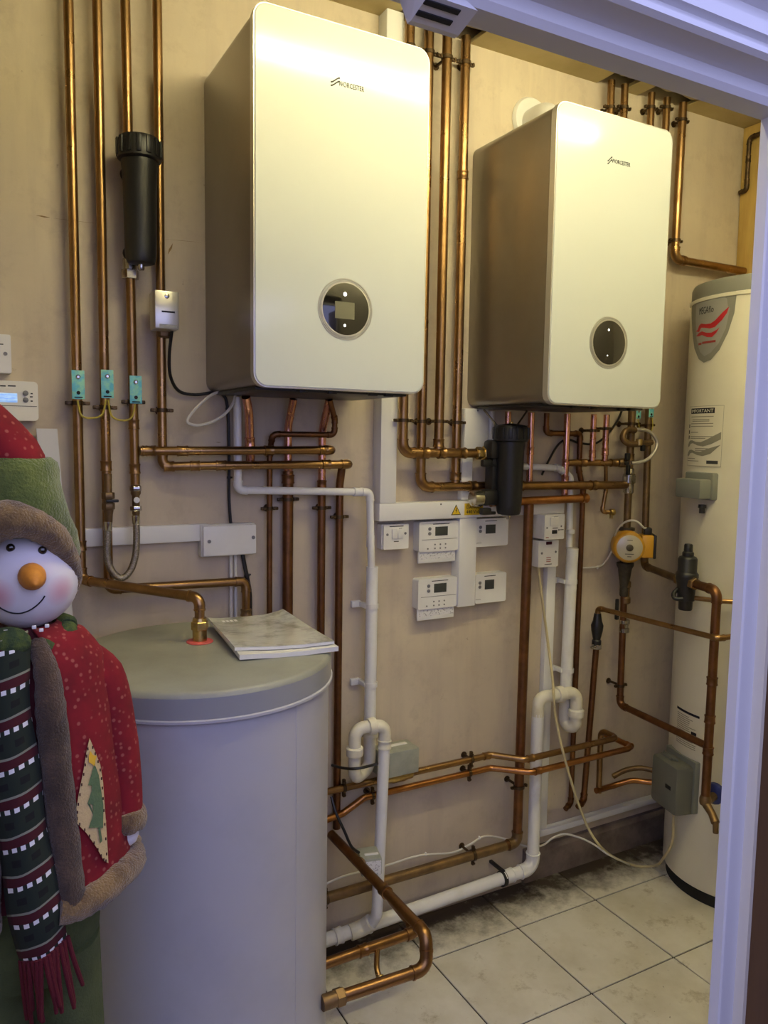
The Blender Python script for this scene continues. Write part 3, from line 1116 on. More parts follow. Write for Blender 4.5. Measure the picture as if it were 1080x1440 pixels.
# L1: leftmost pipe, comes forward onto the tank lid
a = W(112, 700, YW)
zc = Zp  # alias
l1b = W(117, 811, YW)
zl = 1.187
lid = V(LIDC.x, LIDC.y, TH)
t = pipe('leftmost copper pipe that bends forward onto the grey tank lid', [V(a.x, YW, top), V(a.x, YW, zl + .012), V(lid.x, lid.y, zl - .002), V(lid.x, lid.y, TH + .004)], R22, 'copper',
         collars=((0, .945),), clips=((0, W(110, 572, YW).z and (top - W(110, 572, YW).z) / (top - zl)),))
bm = NB()
hexnut(bm, lid, V(0, 0, 1), .020, .030, .050)
lathe(bm, [(.0165, .004), (.0165, .031)], lid, V(0, 0, 1), 16)
lathe(bm, [(.017, .050), (.0155, .058)], lid, V(0, 0, 1), 16)
obj('compression_nut', bm, 'brass', t)

# L2: second pipe, down behind the hose, along and down behind the tank
a = W(149, 640, YW)
e1 = W(152, 829, YW)
e2 = W(346, 826, YW)
t = pipe('second copper pipe from the left running along behind the tank lid', [V(a.x, YW, top), V(a.x, YW, e1.z), V(e2.x, YW, e1.z - .006), V(e2.x, YW, 0.98)], R22, 'copper',
         clips=((0, (top - W(148, 573, YW).z) / (top - e1.z)),), collars=((0, (top - W(150, 655, YW).z) / (top - e1.z)),))
bm = NB()
collar_path(bm, V(e2.x, YW, W(348, 861, YW).z), V(0, 0, 1), R22 * 1.1, .02)
obj('coupling', bm, 'dull_copper', t)
# filling valve in front of L2 and hose to L3
hz = W(152, 690, YW - .03)
t = thing('filling_valve', 'brass filling valve with black lever above the braided hose', 'valve', (hz.x, hz.y, W(152, 737, hz.y).z))
bm = NB()
lathe(bm, [(.009, 0), (.010, .02), (.012, .03), (.012, .05), (.009, .06), (.0095, .12)], V(hz.x, hz.y, W(152, 735, hz.y).z), V(0, 0, 1), 14)
obj('valve_body', bm, 'dull_copper', t)
bm = NB()
for yy in (697, 712):
    hexnut(bm, V(hz.x, hz.y, W(152, yy, hz.y).z), V(0, 0, 1), .0155, -.008, .008)
obj('union_nut', bm, 'dull_copper', t)
bm = NB()
q = W(158, 704.5, hz.y - .015)
box(bm, q, (.030, .008, .007), .002)
obj('lever', bm, 'black_plastic', t)

# L3: pipe with the black filter in it
zt3 = W(190, 633, YW).z
px3 = W(189, 600, YW).x
z_f0 = W(183, 385, YW).z
t = pipe('third copper pipe from the left, rising to the ceiling above the black filter', [V(W(177, 100, YW).x, YW, top), V(W(181, 230, YW).x, YW, W(181, 230, YW).z)], R22, 'copper')
t = pipe('copper pipe below the black filter turning right under the boiler', [V(W(183, 380, YW).x, YW, z_f0 + .02), V(px3, YW, W(190, 690, YW).z)], R22, 'copper',
         clips=((0, .60),), collars=((0, .70), (0, .90)))
h1 = W(468, 633, -.066)
pp = V(px3, YW, W(190, 634, YW).z)
pipe('upper of two level copper pipes running under the left boiler', [pp + V(.012, -.004, 0), V(pp.x + .03, -.040, pp.z), V(.50, -.064, pp.z + .001), V(h1.x, -.066, h1.z), V(h1.x, -.030, h1.z)], R22, 'copper', fr=.016,
     collars=((1, .10), (2, .55), (2, .93)))
# magnetic filter body
fc = W(197, 215, -.085)
zb_, zt_ = W(198, 372, -.085).z, W(196, 193, -.085).z
fx = (W(197, 280, -.085).x)


def black_filter(label, fx, fy, zb_, zt_, rb, caps=24):
    t = thing('pipe_filter', label, 'filter', (fx, fy, zb_))
    H = zt_ - zb_
    hc = H * .185
    bm = NB()
    lathe(bm, [(rb * .55, 0), (rb * .80, .003), (rb * .88, .012), (rb * .92, .03), (rb * 1.0, H - hc - .03), (rb * 1.06, H - hc - .012), (rb * 1.06, H - hc)], V(fx, fy, zb_), V(0, 0, 1), 28)
    obj('canister', bm, 'black_plastic', t)
    bm = NB()
    z = V(fx, fy, zb_)
    lathe(bm, [(rb * 1.10, H - hc - .002), (rb * 1.26, H - hc + .002), (rb * 1.28, H - hc + .012), (rb * 1.26, H - .014), (rb * 1.14, H - .004), (rb * .75, H), (rb * .1, H + .004)], z, V(0, 0, 1), 28)
    cap_ = obj('cap', bm, 'black_plastic', t)
    for k in range(14):
        th = 2 * PI * k / 14
        bm = NB()
        box(bm, z + V(math.cos(th) * rb * 1.27, math.sin(th) * rb * 1.27, H - hc * .52), (.006, .012, hc * .70), .002, rot=Matrix.Rotation(th, 3, 'Z'))
        obj('grip_rib', bm, 'black_plastic', cap_)
    bm = NB()
    lathe(bm, [(.006, -.014), (.008, -.010), (.008, .002)], z, V(0, 0, 1), 12)
    obj('drain_plug', bm, 'chrome', t)
    return t


t = black_filter('black ribbed-cap filter canister on the left pipes', fx, -.085, zb_, zt_, .040)
# side yoke joining filter to the pipe
bm = NB()
sweep(bm, [V(fx, -.085, zb_ + .035), V(px3 - .008, YW - .004, zb_ + .030)], .017, 14)
sweep(bm, [V(fx, -.085, zt_ - .075), V(px3 - .012, YW - .004, zt_ - .080)], .017, 14)
obj('yoke', bm, 'black_plastic', t)
bm = NB()
np_ = V(W(183, 380, YW).x, YW, zb_)
hexnut(bm, np_, V(0, 0, 1), .021, -.028, -.006)
lathe(bm, [(.017, -.006), (.0175, .02)], np_, V(0, 0, 1), 16)
obj('union_nut', bm, 'chrome', t)

# isolating valve under L3 and the braided hose
q3 = W(191, 703, YW - .01)
t = thing('check_valve', 'chrome check valve with a white disc at the hose end', 'valve', (q3.x, q3.y, W(191, 722, q3.y).z))
zz = W(191, 725, q3.y).z
bm = NB()
lathe(bm, [(.008, 0), (.0095, .004), (.0095, .05), (.0125, .055), (.0125, .075), (.009, .078)], V(q3.x, q3.y, zz), V(0, 0, 1), 14)
obj('valve_body', bm, 'dull_copper', t)
bm = NB()
for f in (.012, .062):
    hexnut(bm, V(q3.x, q3.y, zz), V(0, 0, 1), .0145, f, f + .012)
obj('union_nut', bm, 'chrome', t)
bm = NB()
lathe(bm, [(.0075, 0), (.0075, .003)], V(q3.x, q3.y - .0095, zz + .04), V(0, -1, 0), 12)
obj('marker_disc', bm, 'white_plastic', t)
t = thing('braided_hose', 'grey braided filling hose hanging in a U', 'hose', W(172, 815, -.066))
pts = [W(*p, -.068) for p in ((152, 736), (151, 760), (151, 785), (158, 804), (171, 813), (183, 803), (190, 783), (192, 757), (191, 727))]
bm = NB()
sweep(bm, smooth_path(pts), .0085, 12)
obj('braid', bm, 'braid', t)
for p_, q_ in ((pts[0], pts[1]), (pts[-1], pts[-2])):
    bm = NB()
    lathe(bm, [(.010, -.004), (.010, .016), (.009, .018)], p_, q_ - p_, 12)
    obj('ferrule', bm, 'chrome', t)

# L4 with silver zone valve head
x4 = W(223, 250, YW).x
z4 = W(230, 656, YW).z
h2 = W(494, 653, -.066)
pipe('fourth copper pipe from the left passing behind the silver valve box', [V(x4 + .002, YW, top), V(W(228, 600, YW).x, YW, z4), V(.60, -.064, z4 + .003), V(h2.x - .004, -.066, h2.z), V(h2.x - .004, -.030, h2.z)], R22, 'copper', fr=.018,
     clips=((0, (top - W(228, 577, YW).z) / (top - z4)),), collars=((1, .10), (1, .55), (2, .80)))
c_ = W(235, 436, -.085)
t = thing('zone_valve', 'silver zone valve head on the fourth pipe, black cable below', 'valve', (c_.x, c_.y, W(235, 464, -.085).z))
a, d_ = W(217.5, 407, -.11), W(252, 464, -.11)
bm = NB()
bxr(bm, a.x, d_.x, -.11, -.052, d_.z, a.z, .003)
obj('valve_head', bm, 'silver', t)
bm = NB()
lathe(bm, [(.006, 0), (.006, .002), (.003, .003)], V((a.x + d_.x) / 2, -.11, a.z - .013), V(0, -1, 0), 10)
obj('screw', bm, 'chrome', t)
bm = NB()
bxr(bm, a.x + .016, d_.x - .010, -.1106, -.1098, a.z - .052, a.z - .048)
obj('printed_line', bm, 'dark_ink', t, smooth=False)
bm = NB()
bxr(bm, a.x + .010, d_.x - .006, -.1106, -.1098, a.z - .088, a.z - .080)
obj('printed_line', bm, 'faint_ink', t, smooth=False)
bm = NB()
lathe(bm, [(.014, 0), (.016, .004), (.016, .03), (.012, .034)], V(x4 + .007, YW - .004, d_.z - .014), V(0, 0, 1), 14)
bxr(bm, x4 - .006, x4 + .020, -.06, YW, d_.z - .012, d_.z + .02, .003)
obj('valve_body', bm, 'dull_copper', t)
# black cable from it, along under the boiler and down the wall
pts = [W(*p) for p in ((242, 464, -.075), (238, 500, -.05), (240, 530, -.03), (252, 550, -.015), (275, 555, -.01), (300, 552, -.01), (314, 556, -.01), (320, 575, -.01), (322, 640, -.01), (322, 700, -.01), (325, 742, -.01))]
cable('black cable from the silver valve head down to the junction box', pts, .0042, 'cable_black', clips=(.70, .86), clipmat='black_plastic')
# white cable loop under the boiler
pts = [W(*p) for p in ((333, 548, -.05), (325, 572, -.06), (305, 590, -.06), (280, 598, -.06), (264, 594, -.06), (268, 583, -.06), (285, 565, -.06), (300, 554, -.05), (318, 549, -.04))]
cable('loose white cable loop hanging under the left boiler', pts, .0038, 'cable_white')

# earth tags and wires
tags = [(110, 541, 'blue earth tag on the leftmost copper pipe'), (151, 540, 'blue earth tag on the second copper pipe'), (191, 548, 'blue earth tag on the pipe below the filter')]
cs = [earth_tag(.029, .068, x_, y_, YW - .016, l_) for x_, y_, l_ in tags]
for (p0, p1, mid, l_) in ((W(109, 563, -.055), W(149, 562, -.055), (128, 588), 'green-yellow earth wire looping between the first and second tags'),
                          (W(152, 562, -.055), W(190, 568, -.055), (170, 591), 'green-yellow earth wire looping between the second and third tags')):
    mm_ = W(*mid, -.06)
    cable(l_, [p0, p0.lerp(mm_, .45) + V(-.006, 0, -.016), mm_, p1.lerp(mm_, .45) + V(.006, 0, -.016), p1], .0024, 'earth_wire', name='earth_wire', cat='wire')

# left wall: trunking, junction box, controls
z0, z1 = W(200, 766, -.018).z, W(200, 741, -.018).z
bm = NB()
bxr(bm, W(60, 755, -.018).x, W(292, 752, -.018).x, -.020, 0, z0 + .002, z1 + .001, .0015)
tag(obj('mini_trunking', bm, 'white_trunking'), 'level white mini trunking running behind the braided hose', 'trunking')
a, d_ = W(286, 739, -.04), W(361, 780, -.04)
t = thing('junction_box', 'large white junction box on the wall above the tank', 'junction box', (a.x, 0, d_.z))
bm = NB()
bxr(bm, a.x - .004, d_.x, -.030, 0, d_.z, a.z, .004)
obj('base', bm, 'white_plastic', t)
bm = NB()
bxr(bm, a.x - .001, d_.x - .001, -.042, -.031, d_.z + .003, a.z - .002, .004)
obj('lid', bm, 'white_plastic', t)
for f, g_ in ((.10, .5), (.93, .56)):
    bm = NB()
    lathe(bm, [(.005, 0), (.005, .002), (.0025, .0025)], V(a.x + (d_.x - a.x) * f, -.0418, d_.z + (a.z - d_.z) * g_), V(0, -1, 0), 10)
    obj('lid_screw', bm, 'button_grey', t)
q = W(327, 785, -.01)
cable('twin white cables dropping from the junction box behind the tank', [V(q.x - .004, -.008, d_.z + .004), V(q.x - .004, -.008, 0.95)], .0048, 'cable_white', clips=(), smooth=False)
cable('white cable dropping beside the twin pair behind the tank', [V(q.x + .009, -.008, d_.z + .004), V(q.x + .009, -.008, 0.95)], .0045, 'cable_white', clips=(), smooth=False)
cable('black cable curving down from the junction box behind the tank', [W(*p) for p in ((341, 778, -.012), (345, 800, -.012), (351, 830, -.012), (352, 862, -.012))] + [V(W(352, 862, -.012).x, -.012, .95)], .0058, 'cable_black', clips=(.35,), clipmat='black_plastic')

# programmer and switch at the picture's left edge
def rounded_plate(bm, x0, x1, z0, z1, y0, y1, r):
    pr = round_rect(x1 - x0, z1 - z0, r, 5)
    prism(bm, [V((x0 + x1) / 2 + a_, y1, (z0 + z1) / 2 + b_) for a_, b_ in pr], V(0, y0 - y1, 0))


d_ = W(54.5, 592, -.034)
a = V(d_.x - .150, 0, W(50, 537, -.034).z)
t = thing('heating_timer', 'cream heating timer with lit blue screen behind the red hat', 'timer', (a.x, 0, d_.z))
bm = NB()
rounded_plate(bm, a.x, d_.x, d_.z, a.z, -.034, 0, .009)
obj('case', bm, 'cream_plastic', t)
s0, s1 = W(-40, 551, -.035), W(24.5, 566, -.035)
bm = NB()
bxr(bm, s1.x - .080, s1.x, -.0352, -.0335, s1.z, s0.z, .0006)
obj('screen', bm, 'lcd_blue', t)
for x_, y_ in ((36, 553), (36, 562.5)):
    q = W(x_, y_, -.034)
    bm = NB()
    lathe(bm, [(.0062, 0), (.0062, .002), (.004, .0035)], V(q.x, -.034, q.z), V(0, -1, 0), 12)
    obj('button', bm, 'button_grey', t)
for x0_, x1_, y_ in ((0, 8, 542.5), (11, 22, 542.5), (43, 46, 553.5), (42, 46, 558), (43, 46, 564)):
    q, q2 = W(x0_, y_, -.034), W(x1_, y_, -.034)
    bm = NB()
    bxr(bm, q.x, q2.x, -.0346, -.034, q.z - .0014, q.z + .0014)
    obj('printed_line', bm, 'grey_ink', t, smooth=False)
q = W(30, 571, -.034)
bm = NB()
bxr(bm, a.x + .004, d_.x - .003, -.0344, -.034, q.z - .0006, q.z + .0006)
obj('cover_line', bm, 'grey_ink', t, smooth=False)
d_, a = W(16.5, 525, -.03), W(16.5, 471, -.03)
t = thing('switch_plate', 'white switch plate above the cream heating timer', 'switch', (d_.x - .086, 0, d_.z))
bm = NB()
rounded_plate(bm, d_.x - .086, d_.x, d_.z, a.z, -.032, 0, .004)
obj('plate', bm, 'white_plastic', t)
q = W(7.5, 497.5, -.032)
bm = NB()
lathe(bm, [(.0045, 0), (.0045, .0015)], V(q.x, -.032, q.z), V(0, -1, 0), 12)
obj('screw', bm, 'button_grey', t)
q = W(2, 484, -.032)
bm = NB()
bxr(bm, q.x - .02, q.x + .004, -.0325, -.032, q.z - .0012, q.z + .0012)
obj('printed_line', bm, 'grey_ink', t, smooth=False)

# white board leaning on the wall behind the snowman
tl, tr_ = W(55, 603, -.022), W(80, 603, -.022)
br = Zp(128, 1130, .62)
bm = NB()
wv = tr_.x - tl.x + .10
bt = V(.245, -.10, 0.0)
tp = V(tr_.x, -.028, tr_.z)
dirb = (bt - tp)
n1 = V(0, -.008, 0)
q0_, q1_ = V(tr_.x, -.03, tr_.z), V(.290, -.072, 0.0)
prism(bm, [q0_, q0_ + V(-.046, 0, 0), q1_ + V(-.046, 0, 0), q1_], V(0, .014, 0))
tag(obj('white_board', bm, 'board_white', smooth=False), 'narrow white board leaning against the wall behind the snowman', 'board')

# ================================================================== UNDER THE LEFT BOILER
ZB1 = 1.660
xw = W(334, 620, -.038).x
zw = W(345, 689, -.04).z
e = W(520, 692, -.062)
zj = W(522, 797, -.05).z
pipe('white plastic condensate pipe from the left boiler with two right-angle bends', [V(xw, -.038, ZB1), V(xw, -.040, zw), V(e.x, -.062, e.z), V(W(522, 790, -.05).x, -.052, zj - .02)], .0108, 'white_pipe', fr=.016, name='waste_pipe',
     collars=((1, .90),))
# wider vertical waste with its clips, then the trap
xv = W(522, 900, -.05).x
zt = W(523, 1030, -.05).z
t = pipe('wide vertical white waste pipe beside the empty wall, above the left trap', [V(xv, -.05, zj), V(xv - .001, -.05, zt + .0)], .0180, 'white_pipe', name='waste_pipe', collars=())
for y_ in (852, 962):
    z = W(522, y_, -.05).z
    bm = NB()
    lathe(bm, [(.0185, -.007), (.0205, -.007), (.0205, .007), (.0185, .007)], V(xv, -.05, z), V(0, 0, 1), 20, cap=False)
    bxr(bm, xv - .046, xv - .016, -.012, 0, z - .010, z + .010, .002)
    bxr(bm, xv - .022, xv - .010, -.05, -.004, z - .007, z + .007, .001)
    obj('pipe_clip', bm, 'white_plastic', t)
bm = NB()
lathe(bm, [(.0122, -.002), (.0122, .03), (.0115, .033)], V(W(521, 682 + 60, -.045).x, -.045, W(521, 768, -.045).z), V(0, 0, 1), 16)
obj('reducer', bm, 'white_pipe', t)


def trap(label, pin, ptop, pbot, pdown_end, rr, extra=()):
    """U-trap: pin inlet end, ptop = crown of the side arm, pbot = lowest bend, then over and down"""
    pass


# left trap: inlet -> U bend -> up the side arm -> over -> down
TY_ = -.095
pin = V(xv, -.05, zt + .01)
ub = W(512, 1086, -.075)
arm_top = W(499, 1024, -.110)
arm_x = arm_top.x
over = W(541, 1030, -.118)
dn = W(530, 1290, -.118)
t = thing('waste_trap', 'white plastic U-trap at the foot of the wide waste pipe', 'trap', (ub.x, ub.y, ub.z - .02))
bm = NB()
zu = W(505, 1088, -.08).z
path, _ = fillet([pin, V(xv, -.05, zu), V(arm_x, -.110, zu), V(arm_x, -.110, arm_top.z), V(over.x, -.118, arm_top.z - .004), V(over.x, -.118, arm_top.z - .055)], .030, 8)
sweep(bm, path, .0185, 18)
obj('trap_bend', bm, 'aged_white', t)
for p_, d__ in ((V(arm_x, -.110, W(500, 1056, -.11).z), V(0, 0, 1)), (V((arm_x * .45 + over.x * .55), -.114, arm_top.z - .002), V(over.x - arm_x, 0, 0)), (V(xv, -.05, zt + .002), V(0, 0, 1))):
    bm = NB()
    lathe(bm, [(.019, -.012), (.0245, -.012), (.0255, -.006), (.0255, .010), (.022, .013), (.019, .013)], p_, d__, 16)
    obj('trap_nut', bm, 'aged_white', t)
zdn = dn.z
pipe('white waste pipe dropping from the left trap to the floor', [V(over.x, -.118, arm_top.z - .045), V(dn.x, -.118, zdn + .01), V(dn.x - .01, -.085, .075)], .0172, 'white_pipe', fr=.03, elbows=False, name='waste_pipe', collars=((0, .03),), fit='aged_white')

# copper tails under the boiler
h1z, h2z = h1.z, h2.z
p_ = W(350, 560, -.06)
pipe('bright copper tail at the left under the left boiler', [V(W(344, 552, -.07).x, -.08, ZB1), V(W(350, 578, -.055).x, -.055, W(350, 578, -.055).z), V(W(352, 620, -.04).x, -.04, h2z + .01)], .0118, 'pink_copper', fr=.06, elbows=False, collars=((1, .62),))
YV = -.022
xb = W(405, 700, YV).x
pipe('thick copper pipe from the left boiler down behind the papers', [V(xb + .004, -.050, ZB1), V(xb, YV, W(405, 600, YV).z), V(xb, YV, h2z - .03)], .0110, 'pink_copper', fr=.08, elbows=False, collars=((1, .95),))
pipe('thick dark copper riser behind the papers on the tank', [V(xb, YV, h2z - .02), V(xb, YV, 0.004)], .0150, 'brown_copper', clips=((0, (h2z - .02 - W(405, 702, YV).z) / (h2z - .024)),), collars=((0, .015),))
xc = W(452, 760, YV).x
pipe('bright copper tail meeting the upper level pipe under the left boiler', [V(xc + .006, -.055, ZB1), V(xc, YV, W(453, 605, YV).z), V(xc, YV, h2z - .05)], .0112, 'pink_copper', fr=.08, elbows=False)
pipe('dark copper riser standing between the thick riser and the white waste pipe', [V(xc, YV, h2z - .045), V(xc, YV, 0.004)], R22, 'brown_copper', clips=((0, (h2z - .045 - W(453, 714, YV).z) / (h2z - .049)),), collars=((0, .010),))
xd = W(379, 760, YV).x
zd = W(430, 611, -.052).z
xe_ = W(470, 600, -.052).x
pipe('thin copper gas pipe stepping left under the left boiler', [V(W(464, 552, -.075).x, -.075, ZB1), V(xe_, -.056, W(469, 590, -.056).z), V(xe_, -.054, zd), V(xd, -.046, zd), V(xd, YV, h2z + .03), V(xd, YV, 0.004)], R15, 'brown_copper', fr=.014,
     clips=((4, (h2z + .03 - W(380, 715, YV).z) / (h2z + .026)),))
xf = W(477, 760, YV).x
pipe('dark copper riser nearest the white waste pipe, running down past the tank', [V(xf + .002, -.034, h2.z - .002), V(xf, YV, h2.z - .06), V(W(474, 1100, YV).x, YV, W(472, 1165, YV).z)], R22, 'brown_copper', elbows=False, fr=.05,
     clips=((1, .09),))

# ================================================================== MIDDLE: TRUNKING AND RISERS
x0, x1 = W(535.5, 640, -.05).x, W(558, 640, -.05).x
zt2, zb2 = W(545, 708, -.05).z, W(545, 733, -.05).z
bm = NB()
bxr(bm, x0, x1, -.05, 0, zt2, CEIL - .001, .002)
tag(obj('cable_trunking', bm, 'white_trunking'), 'upright white trunking behind the left boiler up to the ceiling', 'trunking')
xe2 = W(794, 712, -.05).x
t = thing('cable_trunking', 'level white trunking carrying two yellow danger labels', 'trunking', (x0, 0, zb2))
bm = NB()
bxr(bm, x0 - .002, xe2, -.05, 0, zb2, zt2 - .0006, .002)
obj('trunking_body', bm, 'white_trunking', t)
bm = NB()
q = W(620, 710, -.05)
lathe(bm, [(.003, 0), (.003, .001)], V(q.x, -.05, W(620, 709, -.05).z), V(0, -1, 0), 8)
obj('rivet', bm, 'button_grey', t)
# danger triangle with bolt
ta, tb, tc_ = W(641.5, 709.5, -.0505), W(634.5, 724.5, -.0505), W(648, 724, -.0505)
zz = tb.z
tri = [V(ta.x, -.0502, ta.z), V(tb.x, -.0502, zz), V(tc_.x, -.0502, zz)]
cen = (tri[0] + tri[1] + tri[2]) / 3
bm = NB()
prism(bm, tri, V(0, -.0006, 0))
obj('warning_triangle', bm, 'dark_ink', t, smooth=False, label='yellow electric shock triangle')
bm = NB()
prism(bm, [cen + (p_ - cen) * .80 + V(0, -.0007, 0) for p_ in tri], V(0, -.0004, 0))
tri_o = obj('triangle_field', bm, 'yellow_label', t, smooth=False)
s_ = (ta.z - zz)
bm = NB()
prism(bm, [cen + V(u * s_, -.0012, v * s_) for u, v in ((.02, .36), (-.09, .06), (0, .08), (-.05, -.2), (.09, .12), (.01, .11), (.08, .36))], V(0, -.0003, 0))
obj('bolt_symbol', bm, 'dark_ink', t, smooth=False)
la, lb = W(653.5, 708, -.0505), W(679, 723.5, -.0505)
bm = NB()
bxr(bm, la.x, lb.x, -.0508, -.05, lb.z, la.z)
obj('danger_label', bm, 'yellow_label', t, smooth=False, label='yellow DANGER 440 Volts label')
wl, hl = lb.x - la.x, la.z - lb.z
for body, f in (('DANGER', .55), ('440 Volts', .14)):
    bm = text_bm(body, hl * .40, V(la.x + wl * .09, -.0509, lb.z + hl * f))
    wd = max(v.co.x for v in bm.verts) - min(v.co.x for v in bm.verts)
    for v in bm.verts:
        v.co.x = la.x + wl * .09 + (v.co.x - la.x - wl * .09) * wl * .82 / wd
    obj('danger_lettering', bm, 'dark_ink', t, smooth=False)
# small upright lengths
a, d_ = W(656, 574, -.026), W(686, 634, -.026)
t = thing('cable_outlet_box', 'tall white cable box beside the black filter under the right boiler', 'box', (a.x, 0, d_.z))
bm = NB()
bxr(bm, a.x - .004, d_.x, -.026, 0, d_.z, a.z, .003)
obj('box_body', bm, 'white_plastic', t)
bm = NB()
lathe(bm, [(.003, 0), (.003, .001)], V((a.x + d_.x) / 2, -.026, a.z - .006), V(0, -1, 0), 8)
obj('screw', bm, 'button_grey', t)
q0, q1 = W(649, 660, -.02), W(664, 660, -.02)
bm = NB()
bxr(bm, q0.x, q1.x, -.022, 0, zt2 + .001, d_.z - .001, .0015)
tag(obj('mini_trunking', bm, 'white_trunking'), 'short white trunking joining the tall cable box to the level trunking', 'trunking')
q0, q1 = W(642, 790, -.045), W(669.5, 790, -.045)
zbb = W(655, 853, -.045).z
bm = NB()
bxr(bm, q0.x + .010, q1.x, -.045, 0, zbb, zb2 - .001, .002)
tag(obj('cable_trunking', bm, 'white_trunking'), 'short upright white trunking between the four heating controllers', 'trunking')

YG = -.040
YA, YR = -.062, -.030          # front pair with the upper level pipe, back pair with the lower one
zHA, zHB = W(610, 637, YA).z, W(640, 684, YR).z
haR = W(672, 638, -.064)


def cfr(z, z1_):
    return (top - z) / (top - z1_)


clA, clA2 = W(600, 592, YA).z, W(630, 82, YA).z
clB, clB2 = W(600, 593, YR).z, W(630, 82, YR).z
g1, g2_, g3, g4 = W(567, 590, YA).x, W(592, 650, YR).x, W(617, 620, YA).x, W(641, 660, YR).x
xpump = W(886, 640, -.062).x
pipe('copper riser beside the upright white trunking, turning right to the filter', [V(g1, YA, top), V(g1, YA, zHA), V(haR.x, YA - .002, zHA)], R28, 'copper', fr=.028, clips=((0, cfr(clA, zHA)), (0, cfr(clA2, zHA))), collars=((1, .28), (1, .50), (1, .78)))
pipe('copper riser that turns right below the others, behind the black filter', [V(g2_, YR, top), V(g2_, YR, zHB), V(1.40, YR - .004, zHB), V(xpump, -.062, W(882, 682, -.062).z)], R28, 'copper', fr=.030, clips=((0, cfr(clB, zHB)), (0, cfr(clB2, zHB))), collars=((2, .03), (2, .30), (2, .76)))
pipe('third copper riser between the boilers, ending in the upper level pipe', [V(g3, YA, top), V(g3, YA, zHA + .012)], R28, 'copper', clips=((0, cfr(clA, zHA + .012)), (0, cfr(clA2, zHA + .012))), collars=((0, .985),))
pipe('fourth copper riser, nearest the right boiler, ending in the lower level pipe', [V(g4, YR, top), V(g4, YR, zHB + .012)], R28, 'copper', clips=((0, cfr(clB, zHB + .012)), (0, cfr(clB2, zHB + .012))), collars=((0, .985), (0, .30)))

# second black filter with its valves
fy = -.115
f2x = W(717, 660, fy).x
zb_, zt_ = W(717, 724, fy).z, W(717, 597, fy).z
t = black_filter('black filter canister below the right boiler with side valves', f2x, fy, zb_, zt_, .043)
bm = NB()
box(bm, V(f2x - .050, -.085, zHA + .012), (.036, .05, .06), .012)
box(bm, V(f2x - .060, -.085, zb_ + .055), (.060, .05, .05), .012)
bxr(bm, f2x - .055, f2x - .02, -.10, -.055, zb_ + .04, zHA + .03, .01)
obj('yoke', bm, 'black_plastic', t)
bm = NB()
for zz in (zHA - .030, zb_ + .012):
    box(bm, V(f2x - .075, -.095, zz), (.036, .020, .022), .005)
    box(bm, V(f2x - .052, -.095, zz - .006), (.03, .012, .010), .003)
obj('lever', bm, 'black_plastic', t)
bm = NB()
hexnut(bm, V(haR.x, -.064, zHA), V(1, 0, 0), .020, -.006, .012)
hexnut(bm, V(haR.x, -.066, zHA), V(1, 0, 0), .022, .016, .034)
lathe(bm, [(.015, -.01), (.015, .06)], V(haR.x, -.066, zHA), V(1, 0, 0), 16)
obj('union_nut', bm, 'brass', t)
bm = NB()
lathe(bm, [(.016, 0), (.024, .004), (.026, .016), (.026, .034), (.018, .040)], V(f2x - .122, -.085, zb_ + .052), V(1, 0, 0), 18)
obj('union_cap', bm, 'chrome', t)
bm = NB()
lathe(bm, [(.007, 0), (.007, .006), (.004, .008)], V(f2x, fy, zt_ + .001), V(0, 0, 1), 10)
obj('air_vent', bm, 'brass', t)
for s in (-1, 1):
    bm = NB()
    sweep(bm, [V(f2x + s * .030, fy + .02, zt_ - .012), V(f2x + s * .085, fy + .03, zt_ + .045)], .0032, 8)
    obj('hanger_rod', bm, 'chrome', t)

